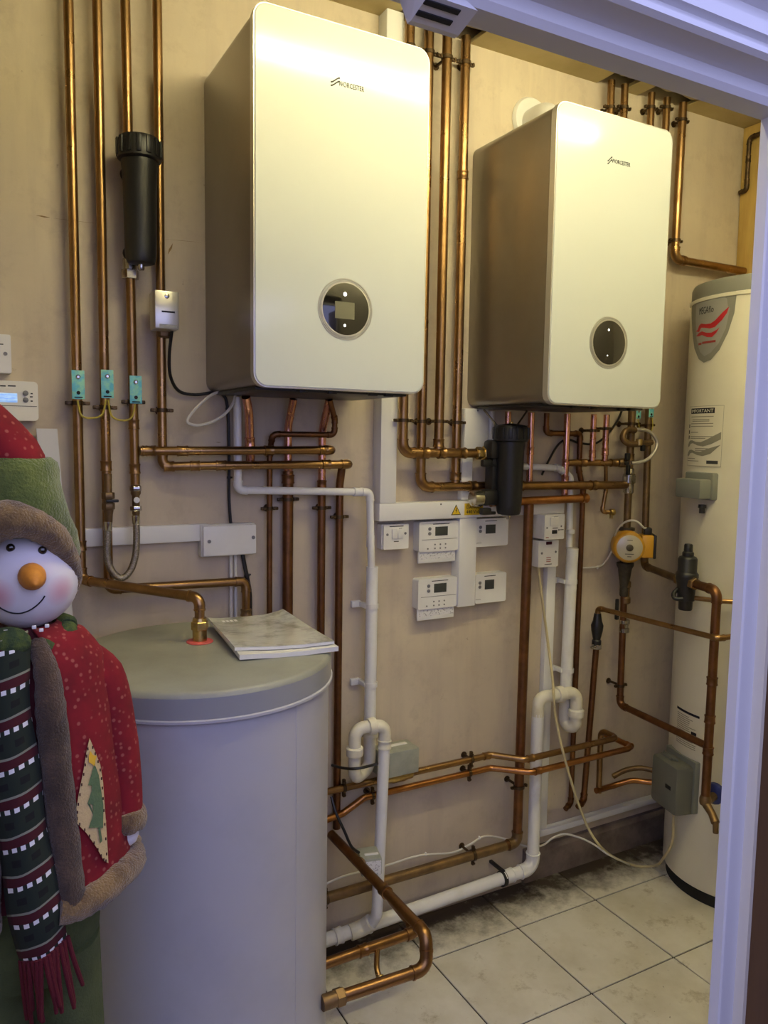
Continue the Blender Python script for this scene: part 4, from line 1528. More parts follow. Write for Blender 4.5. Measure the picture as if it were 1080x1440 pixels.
# ================================================================== HEATING CONTROLS
def controller(label, px, big, flap=True):
    """px = left, right, top, bottom pixels of its front"""
    Yc = -.036
    a_, d__ = W(px[0], px[2], Yc), W(px[1], px[3], Yc)
    zc_ = W((px[0] + px[1]) / 2, px[2], Yc).z
    zd_ = W((px[0] + px[1]) / 2, px[3], Yc).z
    X0, X1, Z0, Z1 = a_.x, d__.x, zd_, zc_
    t = thing('heating_controller', label, 'controller', (X0, 0, Z0))
    w_, h_ = X1 - X0, Z1 - Z0
    bm = NB()
    rounded_plate(bm, X0, X1, Z0, Z1, Yc, -.0005, .007)
    obj('case', bm, 'white_plastic', t)
    sx0, sx1 = (.40, .72) if big else (.30, .60)
    bm = NB()
    bxr(bm, X0 + sx0 * w_, X0 + sx1 * w_, Yc - .001, Yc + .001, Z0 + (.52 if big else .46) * h_, Z0 + (.82 if big else .78) * h_, .0006)
    obj('screen', bm, 'lcd_dark', t)
    for f in ((.60, .76) if big else (.56, .70)):
        bm = NB()
        lathe(bm, [(.0055, 0), (.0055, .0016), (.0035, .0028)], V(X0 + (.26 if big else .14) * w_, Yc, Z0 + f * h_), V(0, -1, 0), 12)
        obj('button', bm, 'button_grey', t)
    bm = NB()
    bxr(bm, X0 + (.34 if big else .28) * w_, X0 + (.76 if big else .64) * w_, Yc - .0005, Yc, Z0 + .90 * h_, Z0 + .925 * h_)
    obj('printed_line', bm, 'grey_ink', t, smooth=False)
    if big:
        bm = NB()
        bxr(bm, X0 + .01, X1 - .004, Yc - .0006, Yc, Z0 + .395 * h_, Z0 + .41 * h_)
        obj('cover_line', bm, 'button_grey', t, smooth=False)
        for i_ in range(3):
            for j_ in range(2):
                bm = NB()
                lathe(bm, [(.0026, 0), (.0026, .0014)], V(X0 + (.40 + .135 * i_) * w_, Yc, Z0 + (.10 + .13 * j_) * h_), V(0, -1, 0), 8)
                obj('button', bm, 'button_grey', t)
        bm = NB()
        lathe(bm, [(.0026, 0), (.0026, .0014)], V(X0 + .22 * w_, Yc, Z0 + .10 * h_), V(0, -1, 0), 8)
        obj('button', bm, 'button_grey', t)
        # leaflet tray pulled out below
        bm = NB()
        bxr(bm, X0 + .002, X1 - .006, -.030, -.024, Z0 - .036, Z0 + .004, .001)
        tray = obj('leaflet_tray', bm, 'white_plastic', t)
        bm = NB()
        bxr(bm, X0 + .008, X1 - .010, -.0306, -.030, Z0 - .024, Z0 - .003)
        obj('leaflet', bm, 'sticker', tray, smooth=False)
    else:
        bm = NB()
        bxr(bm, X0 + .02 * w_, X0 + .18 * w_, Yc - .0005, Yc, Z0 + .13 * h_, Z0 + .15 * h_)
        obj('printed_line', bm, 'faint_ink', t, smooth=False)
    return t


controller('white heating programmer with button rows, next to the fused switch', (590, 644, 733, 775), True)
controller('white heating programmer with button rows, lower of the two', (588.5, 642, 813, 855), True)
controller('plain white thermostat with small screen, under the black filter', (669.5, 714, 729, 768), False)
controller('plain white thermostat with small screen, lower right of the four controllers', (669, 711, 806, 847), False)

# fused switch
a, d_ = W(539.5, 738, -.035), W(574, 771, -.035)
t = thing('fused_switch', 'square white fused switch at the left end of the level trunking', 'switch', (a.x, 0, d_.z))
bm = NB()
rounded_plate(bm, a.x - .003, d_.x - .002, d_.z, a.z, -.028, 0, .003)
obj('back_box', bm, 'white_plastic', t)
bm = NB()
rounded_plate(bm, a.x, d_.x, d_.z, a.z, -.037, -.0285, .003)
obj('plate', bm, 'white_plastic', t)
w_, h_ = d_.x - a.x, a.z - d_.z
for fx_, fz_ in ((.14, .60), (.86, .62)):
    bm = NB()
    lathe(bm, [(.004, 0), (.004, .0012)], V(a.x + fx_ * w_, -.037, d_.z + fz_ * h_), V(0, -1, 0), 10)
    obj('screw', bm, 'button_grey', t)
for fx_ in (.42, .66):
    bm = NB()
    box(bm, (a.x + fx_ * w_, -.038, d_.z + .62 * h_), (.018, .005, .030), .0015)
    obj('rocker', bm, 'white_plastic', t)
for fx0, fx1, fz_ in ((.22, .78, .92), (.40, .60, .31), (.60, .72, .82)):
    bm = NB()
    bxr(bm, a.x + fx0 * w_, a.x + fx1 * w_, -.0374, -.037, d_.z + fz_ * h_ - .0013, d_.z + fz_ * h_ + .0013)
    obj('printed_line', bm, 'grey_ink', t, smooth=False)

# two stacked boxes on the right
a, d_ = W(766.5, 724, -.085), W(793, 758, -.085)
t = thing('rcd_switch', 'deep white switch box with black test button under the trunking', 'switch', (a.x, 0, d_.z))
bm = NB()
rounded_plate(bm, a.x, d_.x, d_.z + .001, a.z, -.074, 0, .005)
obj('back_box', bm, 'white_plastic', t)
bm = NB()
rounded_plate(bm, a.x, d_.x, d_.z + .001, a.z, -.085, -.0745, .004)
obj('plate', bm, 'white_plastic', t)
w_, h_ = d_.x - a.x, a.z - d_.z
for nm_, c__, s__, mm_ in (('switch_panel', (.46, .72), (.40, .34), 'white_plastic'), ('test_button', (.50, .31), (.24, .15), 'black_plastic')):
    bm = NB()
    box(bm, (a.x + c__[0] * w_, -.0855, d_.z + c__[1] * h_), (s__[0] * w_, .005, s__[1] * h_), .001)
    obj(nm_, bm, mm_, t)
for fx_, fz_ in ((.12, .48), (.84, .52), (.72, .38)):
    bm = NB()
    lathe(bm, [(.003, 0), (.003, .0012)], V(a.x + fx_ * w_, -.085, d_.z + fz_ * h_), V(0, -1, 0), 8)
    obj('screw', bm, 'button_grey', t)
for fx0, fx1, fz_, mm_ in ((.40, .66, .455, 'grey_ink'), (.08, .22, .10, 'dull_red'), (.78, .96, .38, 'grey_ink'), (.45, .65, .90, 'faint_ink')):
    bm = NB()
    bxr(bm, a.x + fx0 * w_, a.x + fx1 * w_, -.0854, -.085, d_.z + fz_ * h_ - .0013, d_.z + fz_ * h_ + .0013)
    obj('printed_line', bm, mm_, t, smooth=False)
a2, d2 = W(758, 760, -.06), W(784.5, 796, -.06)
t = thing('fused_outlet', 'white fused outlet with a dark red neon under the deep switch box', 'switch', (a2.x, 0, d2.z))
bm = NB()
rounded_plate(bm, a2.x, d2.x, d2.z, a2.z - .002, -.050, 0, .004)
obj('back_box', bm, 'white_plastic', t)
bm = NB()
rounded_plate(bm, a2.x, d2.x, d2.z, a2.z - .002, -.060, -.0505, .004)
obj('plate', bm, 'white_plastic', t)
w_, h_ = d2.x - a2.x, a2.z - d2.z
bm = NB()
box(bm, (a2.x + .50 * w_, -.0605, d2.z + .88 * h_), (.28 * w_, .004, .11 * h_), .001)
obj('neon', bm, 'maroon', t)
for fx_, fz_ in ((.16, .52), (.86, .54)):
    bm = NB()
    lathe(bm, [(.004, 0), (.004, .0012)], V(a2.x + fx_ * w_, -.06, d2.z + fz_ * h_), V(0, -1, 0), 10)
    obj('screw', bm, 'button_grey', t)
for fx0, fx1, fz_, mm_ in ((.40, .62, .34, 'dull_red'), (.40, .62, .27, 'dull_red'), (.40, .62, .20, 'dull_red'), (.32, .68, .10, 'grey_ink')):
    bm = NB()
    bxr(bm, a2.x + fx0 * w_, a2.x + fx1 * w_, -.0604, -.06, d2.z + fz_ * h_ - .0012, d2.z + fz_ * h_ + .0012)
    obj('printed_line', bm, mm_, t, smooth=False)

# thin trunking from the outlet to the floor and along the skirting
q0, q1 = W(766, 900, -.02), W(778, 900, -.02)
zl0 = W(769, 1168, -.02).z
bm = NB()
bxr(bm, q0.x, q1.x, -.022, 0, zl0 - .012, d2.z - .0005, .0015)
tag(obj('mini_trunking', bm, 'white_trunking'), 'thin upright white trunking below the fused outlet behind the right trap', 'trunking')
q1 = W(931, 1124, -.03)
zl = W(850, 1146, -.03).z
bm = NB()
bxr(bm, q0.x, W(935, 1124, -.03).x, -.028, -.0165 + .0165, zl - .014, zl + .008, .0015)
tag(obj('mini_trunking', bm, 'white_trunking'), 'low level white trunking above the dirty skirting', 'trunking')

# ================================================================== UNDER AND AROUND THE RIGHT BOILER
ZB2 = 1.648
# flue elbow behind the right boiler
fc_ = W(747, 170, -.006)
t = thing('boiler_flue', 'white flue elbow with round wall plate behind the right boiler', 'flue', (fc_.x, -.105, 2.455))
bm = NB()
lathe(bm, [(.045, 0), (.072, .001), (.072, .006), (.066, .014), (.045, .016)], V(fc_.x, 0, fc_.z), V(0, -1, 0), 36)
obj('wall_plate', bm, 'white_plastic', t)
bm = NB()
path, _ = fillet([V(fc_.x, -.001, fc_.z - .012), V(fc_.x, -.105, fc_.z - .012), V(fc_.x, -.105, 2.450)], .050, 8)
sweep(bm, path, .044, 24)
obj('flue_elbow', bm, 'white_plastic', t)

# ceiling pipes above the right boiler
for px_, lab_ in ((859, 'short copper pipe at the ceiling above the right boiler, first of five'), (878, 'short copper pipe at the ceiling above the right boiler, second of five'),
                  (916, 'short copper pipe at the ceiling above the right boiler, third of five'), (938, 'short copper pipe at the ceiling above the right boiler, fourth of five')):
    q = W(px_, 140, YG)
    zc_ = W(px_, 152, YG).z
    pipe(lab_, [V(q.x, YG, top), V(q.x, YG, 1.70)], .0125, 'copper', clips=((0, (top - zc_) / (top - 1.70)),))
q = W(958, 200, YG)
qe = W(948, 362, YG)
t = pipe('copper pipe right of the right boiler turning away to the corner', [V(q.x, YG, top), V(q.x - .004, YG, qe.z - .006), V(XR - .023, YG, qe.z - .006)], R28, 'copper', fr=.028, clips=((0, .11), (0, .88)), collars=((1, .1),))


def Xp(x_, y_, X_):
    d = ray(x_, y_)
    return CAM + d * ((X_ - CAM.x) / d.x)


sp0, sp1 = Xp(1054, 194, 2.634), Xp(1049, 268, 2.634)
pipe('short dark stub of pipe with two bends in the far corner', [V(2.634, sp0.y - .10, sp0.z + .004), V(2.634, sp0.y, sp0.z), V(2.634, sp0.y, sp1.z), V(2.634, -.012, sp1.z)], .008, 'bronze', fr=.016, collars=((1, .4), (1, .85)))

# boiler tails
def tail(label, px_, y0_, y1_, Y_, r_, m_, **k):
    a_ = W(px_, (y0_ + y1_) / 2, Y_)
    return pipe(label, [V(a_.x, Y_, ZB2), V(a_.x, Y_, W(px_, y1_, Y_).z)], r_, m_, **k)


tail('short pink copper tail behind the black filter cap', 714, 568, 640, -.030, .0100, 'pink_copper')
tail('pink copper tail just right of the black filter', 746, 575, 678, -.021, .0108, 'pink_copper', collars=((0, .55),))
tx = tail('pink copper tail with a tee feeding the pump valve', 796, 575, 700, -.026, .0112, 'pink_copper', collars=((0, .58), (0, .78)))
tail('pink copper tail above the middle of the pump feed pipe', 834, 575, 648, -.06, .0100, 'pink_copper', clips=((0, .35),), collars=((0, .85),))
tail('dark pink copper tail at the right end of the pump feed pipe', 852, 575, 648, -.06, .0105, 'pink_copper', clips=((0, .30),), collars=((0, .80),))
w0 = W(700, 590, -.05)
pipe('white plastic condensate pipe from the right boiler passing behind the black filter', [V(w0.x, -.013, ZB2), V(w0.x, -.013, W(700, 655, -.02).z), V(W(786, 660, -.024).x, -.022, W(760, 658, -.022).z), V(W(803, 662, -.026).x, -.024, W(803, 668, -.026).z - .01), V(W(803, 700, -.036).x, -.036, W(803, 770, -.045).z)], .0112, 'white_pipe', fr=.016, name='waste_pipe')
# pump feed and the two level pipes
zc1 = W(840, 651, -.062).z
xp = W(886, 640, -.062).x
pipe('short golden copper pipe feeding the pump valve', [V(W(797, 652, -.03).x, -.034, zc1), V(W(868, 651, -.062).x, -.062, zc1)], .0115, 'copper', collars=((0, .30), (0, .92)))
zc2 = W(780, 702, -.075).z
pipe('orange copper level pipe right of the black filter', [V(f2x - .04, -.075, zc2 - .004), V(W(826, 699, -.075).x, -.075, zc2)], .0135, 'orange_copper', collars=((0, .96),))
# thin gas pipe
YQ = -.020
g = [W(769, 580, YQ), W(769, 609, YQ), W(816, 614, YQ), W(814, 660, YQ), W(820, 690, YQ), W(806, 1128, YQ)]
pipe('thin dark copper pipe running down beside the right waste pipe', [V(g[0].x, YQ, ZB2), V(g[0].x, YQ, g[1].z), V(g[2].x, YQ, g[1].z), V(g[3].x, YQ, g[3].z), V(g[4].x, YQ, g[4].z), V(g[4].x, YQ, g[5].z), V(g[4].x - .034, YQ - .01, g[5].z - .012)], .0092, 'brown_copper', fr=.014)
# drain spur
g = [W(852, 655, -.05), W(852, 690, -.04), W(847, 712, -.04), W(860, 720, -.05)]
t = pipe('small copper drain spur with brass cock under the pump feed', [g[0], g[1], V(g[2].x, -.04, g[3].z), V(g[3].x, -.055, g[3].z)], .0070, 'copper', fr=.010)
bm = NB()
q = V(g[3].x, -.055, g[3].z)
lathe(bm, [(.010, -.012), (.012, -.008), (.012, .004), (.007, .008)], q, V(1, 0, 0), 12)
lathe(bm, [(.006, 0), (.006, .020), (.008, .022)], q + V(-.006, 0, 0), V(0, 0, -1), 10)
obj('drain_cock', bm, 'brass', t)
# black cable looping under the right boiler
pts = [W(*p) for p in ((875, 576, -.03), (868, 592, -.02), (853, 612, -.015), (836, 624, -.012), (815, 623, -.012), (797, 618, -.012), (783, 628, -.012), (768, 655, -.012), (762, 668, -.012))]
cable('black cable sagging behind the copper tails under the right boiler', pts, .0038, 'cable_black')
# tags at the right
c1 = earth_tag(.022, .034, 898, 582, YG - .02, 'small turquoise earth tag under the right boiler, above the pump pipe')
c2 = earth_tag(.024, .044, 916, 578, YG - .02, 'turquoise earth tag hanging at the right corner of the right boiler')
cable('green-yellow earth wire below the small turquoise tag', [W(897, 590, -.06), W(899, 600, -.06), W(904, 607, -.055)], .0020, 'earth_wire', name='earth_wire', cat='wire')
cable('green-yellow earth wire below the turquoise corner tag', [W(917, 588, -.06), W(918, 600, -.06), W(914, 610, -.055)], .0020, 'earth_wire', name='earth_wire', cat='wire')

# ---- pump column
ztop = ZB2
zpmp = W(882, 766, -.062).z
pipe('dull upright pipe from the right boiler down to the yellow pump', [V(xp, -.062, 1.70), V(xp, -.062, zpmp + .06)], .0130, 'dull_copper', clips=((0, .18),), collars=((0, .44),))
xq = W(908, 660, -.045).x
A = W(906, 796, -.05)
P2 = V(2.030, -.480, A.z)
nrm = V(-.75, -.66, 0)
t = thing('isolating_valve', 'grey isolating valve with black butterfly lever left of the pump pipe', 'valve', (xp, -.062, W(886, 700, -.062).z))
bm = NB()
zv = W(886, 672, -.062).z
lathe(bm, [(.014, -.055), (.018, -.05), (.018, -.020), (.0215, -.016), (.0215, .012), (.017, .016), (.017, .03), (.014, .034)], V(xp, -.062, zv), V(0, 0, 1), 18)
obj('valve_body', bm, 'chrome', t)
bm = NB()
hexnut(bm, V(xp, -.062, zv), V(0, 0, 1), .024, -.018, .006)
obj('union_nut', bm, 'chrome', t)
bm = NB()
lathe(bm, [(.012, 0), (.016, .008), (.016, .034), (.010, .04)], V(xp - .058, -.064, zc1), V(1, 0, 0), 14)
obj('side_inlet', bm, 'dull_copper', t)
bm = NB()
q = V(xp - .036, -.085, zc1)
box(bm, q + V(0, 0, .022), (.020, .012, .026), .004)
box(bm, q + V(.006, 0, -.024), (.014, .012, .036), .004)
lathe(bm, [(.008, 0), (.008, .02)], q + V(0, .018, 0), V(0, -1, 0), 10)
obj('lever', bm, 'black_plastic', t)
# filling ring: grey hose loop with brass valve
t = thing('hose_loop', 'grey hose looping round the brass fittings above the pump', 'hose', W(905, 652, -.10))
pts = [W(*p) for p in ((888, 651, -.09), (900, 650, -.10), (912, 645, -.105), (921, 634, -.105), (924, 622, -.10), (918, 611, -.095), (908, 605, -.09), (894, 604, -.085))]
bm = NB()
sweep(bm, smooth_path(pts), .0062, 10)
obj('hose', bm, 'hose_grey', t)
bm = NB()
sweep(bm, smooth_path([W(*p) for p in ((893, 605, -.085), (880, 606, -.09), (876, 616, -.095), (884, 624, -.10), (900, 624, -.10), (916, 622, -.095))]), .0105, 12)
obj('brass_bend', bm, 'dull_copper', t)
bm = NB()
q = W(899, 622, -.105)
lathe(bm, [(.008, -.012), (.0115, -.010), (.0115, .010), (.008, .012)], q, V(0, 0, 1), 12)
obj('valve_body', bm, 'brass', t)
bm = NB()
q = W(904, 630, -.11)
box(bm, q, (.016, .012, .022), .003)
obj('lever', bm, 'black_plastic', t)

# yellow pump
t = thing('circulation_pump', 'yellow circulation pump with round silver nameplate', 'pump', (xp, -.062, zpmp - .10))
ax = V(-.60, -.80, 0).normalized()
side_ = V(.80, -.60, 0)
o = V(xp, -.062, zpmp) + ax * -.0
bm = NB()
lathe(bm, [(.0135, -.185), (.0150, -.182), (.0150, -.150), (.017, -.135), (.021, -.110), (.024, -.085), (.030, -.074), (.030, -.064), (.019, -.062), (.024, -.03), (.040, -.012), (.040, .012), (.024, .03), (.018, .050), (.028, .052), (.028, .062), (.021, .063)], V(xp, -.062, zpmp), V(0, 0, 1), 22)
obj('iron_body', bm, 'iron', t)
bm = NB()
lathe(bm, [(.045, -.005), (.0545, .004), (.0555, .060), (.0525, .070), (.047, .074)], o + ax * .002, ax, 36)
obj('motor_case', bm, 'pump_yellow', t)
bm = NB()
lathe(bm, [(.044, .0755), (.044, .0775), (.042, .0785)], o, ax, 36)
plate = obj('nameplate', bm, 'pump_plate', t)
bm = NB()
lathe(bm, [(.012, .078), (.012, .082), (.009, .084)], o, ax, 18)
obj('vent_screw', bm, 'iron', plate)
ln = NB()
for k, ww in ((.026, .018), (-.022, .030), (-.031, .014)):
    box(ln, o + ax * .0786 + V(0, 0, k), (ww, .0006, .0022), 0, rot=Matrix((side_, ax, V(0, 0, 1))).transposed())
obj('printed_line', ln, 'grey_ink', plate, smooth=False)
Rp = Matrix((side_, -ax, V(0, 0, 1))).transposed()
bm = NB()
box(bm, o + ax * .035 + side_ * .062 + V(0, 0, .004), (.042, .072, .078), .005, rot=Rp)
obj('terminal_box', bm, 'pump_yellow', t)
bm = NB()
box(bm, o + ax * .035 + side_ * .0855 + V(0, 0, .004), (.010, .076, .082), .003, rot=Rp)
obj('box_cover', bm, 'black_plastic', t)
bm = NB()
box(bm, o + ax * .030 + side_ * .066 + V(0, 0, .054), (.026, .03, .026), .004, rot=Rp)
obj('cable_plug', bm, 'black_plastic', t)
plug = o + ax * .030 + side_ * .060 + V(0, 0, .066)
pts = [plug, W(905, 742, -.16), W(895, 733, -.16), W(882, 733, -.13), W(870, 742, -.09), W(864, 757, -.05), W(860, 775, -.02), W(852, 789, -.012), W(844, 796, -.01), W(830, 798, -.01), W(806, 799, -.012)]
cable('white cable arching from the yellow pump to the waste pipe', pts, .0034, 'cable_white', clips=(.84,))

# below the pump
xl = W(880, 830, -.062).x
zz0, zz1 = zpmp - .07, W(876, 990, -.062).z
t = pipe('copper pipe below the yellow pump turning forward to the cream cylinder', [V(xp, -.062, zz0), V(xl - .004, -.062, zz1), V(2.040, -.470, zz1)], .0118, 'brown_copper', fr=.022, clips=((0, .86),))
bm = NB()
zq = W(880, 838, -.062).z
lathe(bm, [(.013, -.028), (.018, -.024), (.018, -.006), (.014, -.002), (.014, .03), (.0175, .034), (.0175, .05), (.014, .055)], V(xl, -.062, zq), V(0, 0, 1), 16)
obj('check_valve', bm, 'dull_copper', t)
zq2 = W(878, 880, -.062).z
bm = NB()
lathe(bm, [(.014, -.024), (.0185, -.022), (.0185, -.008), (.014, -.005), (.015, .006), (.0190, .009), (.0190, .022), (.014, .025)], V(xl, -.062, zq2), V(0, 0, 1), 16)
obj('valve_body', bm, 'chrome', t)
bm = NB()
q = W(867, 866, -.085)
box(bm, q + V(0, 0, .030), (.013, .010, .062), .004)
box(bm, q + V(.008, .006, -.006), (.014, .012, .02), .003)
obj('lever', bm, 'black_plastic', t)

# cold feed to the cylinder through the black reducing valve
pipe('dull pipe behind the pump coming forward to the black reducing valve', [V(xq, -.045, 1.70), V(A.x, -.050, A.z), V(2.075, -.30, A.z)], .0125, 'dull_copper', fr=.022, clips=((0, .14),))
zd_ = plane_hit(1001, 1130, P2, nrm).z
t = pipe('upright copper pipe in front of the cream cylinder ending in a drain cock', [V(2.058, -.372, A.z), V(P2.x, P2.y, A.z), V(P2.x, P2.y, zd_)], .0140, 'brown_copper', fr=.026, collars=((1, .42), (1, .60), (1, .75)))
bm = NB()
q = V(P2.x, P2.y, zd_)
lathe(bm, [(.016, 0), (.018, .006), (.018, .02), (.014, .03)], q + V(0, 0, -.006), V(0, 0, 1), 14)
sweep(bm, [q, q + V(.07, .02, .0)], .0135, 12)
sweep(bm, [q, q + V(-.010, -.035, -.020), q + V(-.018, -.055, -.038)], [.014, .012, .013], 12)
sweep(bm, [q + V(-.018, -.055, -.030), q + V(-.016, -.056, -.070)], .0085, 10)
obj('drain_cock', bm, 'dull_copper', t)
bm = NB()
lathe(bm, [(.028, 0), (.034, .004), (.034, .020), (.028, .024)], q + V(.060, .02, .005), V(1, .28, 0), 16)
obj('boss_seal', bm, 'blue_plastic', t, label='dark blue plastic boss seal')
pc = V(2.066, -.335, A.z)
t = thing('reducing_valve', 'black pressure reducing valve with tall cap beside the cream cylinder', 'valve', pc + V(0, 0, -.07))
zA, zB_ = plane_hit(971, 765, pc, nrm).z - A.z, plane_hit(971, 858, pc, nrm).z - A.z
bm = NB()
lathe(bm, [(.020, zB_), (.022, zB_ + .004), (.022, zB_ + .03), (.027, zB_ + .032), (.027, zB_ + .05), (.030, -.01), (.036, .016), (.036, .026), (.033, .030), (.030, .034), (.030, .075), (.026, .082), (.018, .085), (.018, .096), (.014, .10), (.0135, zA - .004), (.011, zA)], pc, V(0, 0, 1), 22)
obj('valve_body', bm, 'black_plastic', t)
for s, (dx, dy) in ((1, (-.028, .145)), (-1, (-.008, -.037))):
    dd = V(2.075 - pc.x, -.30 - pc.y, 0) if s > 0 else V(2.058 - pc.x, -.372 - pc.y, 0)
    bm = NB()
    hexnut(bm, pc, dd, .020, .024, .046)
    obj('union_nut', bm, 'dull_copper', t)
bm = NB()
q = pc + V(-.030, -.004, -.03)
sweep(bm, smooth_path([q + V(.02, .02, .01), q + V(-.006, .022, -.008), q + V(-.014, .010, -.022), q + V(.002, -.008, -.022)]), .007, 10)
obj('side_knob', bm, 'black_plastic', t)
zs = plane_hit(990, 842, pc, nrm).z
pipe('thin copper pipe passing behind the upright pipe at the black reducing valve', [V(pc.x + .014, pc.y - .014, zs), V(2.115, -.425, zs + .001), V(2.30, -.60, zs + .002)], .0078, 'copper', elbows=False, fr=.03)

# relief pipe from the black stopcock across to the cylinder
M3 = W(838, 856, -.06)
xm3 = W(834, 950, -.045).x
pipe('thin copper pipe from the black stopcock across the front of the cream cylinder', [V(xm3, -.055, M3.z - .03), V(xm3, -.055, M3.z), V(2.006, -.512, M3.z - .006), V(2.24, -.545, M3.z + .002)], .0088, 'copper', fr=.018)
t = thing('stopcock', 'black stopcock with small brass lever right of the waste pipe', 'valve', (xm3, -.05, W(836, 908, -.05).z))
bm = NB()
z0_ = W(836, 908, -.055).z
z1_ = W(836, 862, -.055).z
h_ = z1_ - z0_
lathe(bm, [(.011, 0), (.0165, .004), (.0165, .018), (.013, .022), (.020, h_ * .45), (.022, h_ * .62), (.016, h_ * .75), (.012, h_ * .98)], V(xm3, -.055, z0_), V(0, 0, 1), 14)
obj('valve_body', bm, 'black_plastic', t)
bm = NB()
hexnut(bm, V(xm3, -.055, z0_), V(0, 0, 1), .018, -.012, .006)
sweep(bm, [V(xm3, -.06, z0_), V(xm3 - .035, -.068, z0_)], .005, 8)
obj('union_nut', bm, 'chrome', t)
zb3 = W(826, 1125, -.05).z
pipe('copper pipe rising from low on the wall to the black stopcock', [V(xm3, -.055, z0_ - .004), V(W(824, 1080, -.05).x, -.045, zb3), V(W(824, 1080, -.05).x - .040, -.06, zb3 - .01)], .0108, 'brown_copper', fr=.018)

# ---- right waste pipe with its trap
xw = W(800, 880, -.05).x
zj = W(803, 771, -.05).z
zi = W(796, 968, -.05).z
t = pipe('wide vertical white waste pipe above the right trap', [V(xw + .003, -.05, zj), V(xw - .004, -.05, zi - .04)], .0205, 'white_pipe', name='waste_pipe')
for y_ in (818, 942):
    z = W(799, y_, -.05).z
    bm = NB()
    lathe(bm, [(.021, -.007), (.023, -.007), (.023, .007), (.021, .007)], V(xw, -.05, z), V(0, 0, 1), 20, cap=False)
    bxr(bm, xw - .056, xw - .018, -.016, 0, z - .010, z + .010, .002)
    bxr(bm, xw - .028, xw - .012, -.05, -.004, z - .007, z + .007, .001)
    obj('pipe_clip', bm, 'white_plastic', t)
bm = NB()
lathe(bm, [(.0135, -.006), (.0150, -.004), (.0150, .006), (.0135, .008)], V(W(802, 747, -.045).x, -.045, W(802, 748, -.045).z), V(0, 0, 1), 16)
obj('collar', bm, 'white_plastic', t)
armR = W(811, 975, -.095)
zbot = W(806, 1022, -.08).z
ovl = W(757, 980, -.078)
zov = W(785, 976, -.085).z
t = thing('waste_trap', 'white plastic U-trap with knurled nut left of the copper stopcock pipe', 'trap', (armR.x, -.09, zbot - .02))
bm = NB()
path, _ = fillet([V(xw - .004, -.05, zi - .03), V(xw - .004, -.050, zbot), V(armR.x, -.095, zbot), V(armR.x, -.095, zov), V(ovl.x, -.078, zov - .002), V(ovl.x, -.078, zov - .065)], .030, 8)
sweep(bm, path, .0205, 18)
obj('trap_bend', bm, 'aged_white', t)
for p_, d__ in ((V(armR.x, -.095, W(811, 1002, -.095).z), V(0, 0, 1)), (V((armR.x + ovl.x) / 2 + .008, -.087, zov - .001), V(1, 0, 0))):
    bm = NB()
    lathe(bm, [(.021, -.014), (.0265, -.013), (.0275, -.006), (.0275, .010), (.024, .014), (.021, .014)], p_, d__, 16)
    obj('trap_nut', bm, 'aged_white', t)
xdn = W(753, 1120, -.076).x
zfl = .092
t = pipe('long white waste pipe dropping from the right trap and running left along the floor', [V(ovl.x, -.078, zov - .055), V(xdn, -.074, zfl + .002), V(1.58, -.072, zfl - .002), V(0.70, -.075, zfl - .022)], .0205, 'white_pipe', fr=.036, name='waste_pipe', collars=((2, .72),), fit='white_pipe')
q = W(712, 1222, -.09)
bm = NB()
lathe(bm, [(.0212, -.007), (.0255, -.007), (.0255, .007), (.0212, .007)], V(q.x, -.072, zfl - .004), V(1, 0, 0), 24, cap=False)
bxr(bm, q.x - .006, q.x + .006, -.078, -.001, zfl + .017, zfl + .027, .002)
obj('pipe_clip', bm, 'black_plastic', t, label='black plastic pipe clip')
bm = NB()
sweep(bm, smooth_path([V(dn.x - .010, -.10, .105), V(dn.x - .03, -.085, .085), V(dn.x - .07, -.080, .078)]), .0240, 16)
obj('swept_tee', bm, 'aged_white', t, label='stained cream swept tee')

# ---- tall brown pipe and its run along the wall
xm = W(735, 940, -.068).x
zbr = W(722, 1186, -.068).z
t = pipe('tall dark brown pipe down the wall that turns left near the floor', [V(xm + .004, -.068, W(742, 706, -.068).z), V(xm, -.068, zbr), V(xm - .05, -.068, zbr)], .0160, 'brown_copper', fr=.030, fit='dull_copper', clips=((0, .83),))
bm = NB()
b0_, b1_ = V(xm - .045, -.068, zbr), V(.72, -.068, zbr + .004)
sweep(bm, [b0_, b1_], .0158, 14)
obj('floor_run', bm, 'dull_copper', t)
for f in (.16, .78):
    obj('pipe_clip', clip_bm(b0_.lerp(b1_, f), b1_ - b0_, .0158, reach=.067), 'bronze', t)

# ---- paired pipes low on the wall with their crossovers
za = W(600, 1081, -.04).z
zb1 = W(600, 1101, -.04).z
xa0, xa1 = W(690, 1060, -.04).x, W(738, 1058, -.125).x
e1 = W(868, 1041, -.125)
pipe('upper of two paired copper pipes low on the wall, with crossover bend', [V(.84, -.044, za), V(xa0, -.044, za), V(xa1, -.125, za), V(e1.x, -.125, za), V(e1.x, -.045, za + .0), V(e1.x + .002, -.045, W(858, 1110, -.045).z)], .0105, 'copper', fr=.022, elbows=False, clips=((0, .88), (0, .20)), collars=((2, .06), (0, .97)))
e2 = W(892, 1052, -.145)
zb1e = W(830, 1066, -.140).z
pipe('lower of two paired copper pipes low on the wall, with crossover bend', [V(.86, -.046, zb1 - .045), V(W(482, 1136, -.04).x, -.04, zb1 - .034), V(W(512, 1118, -.04).x, -.04, zb1), V(xa0, -.04, zb1), V(xa1 + .02, -.140, zb1e), V(e2.x, -.140, zb1e), V(e2.x, -.004, zb1e)], .0105, 'orange_copper', fr=.030, elbows=False, clips=((2, .82), (2, .06)), collars=((4, .05), (5, .15)))
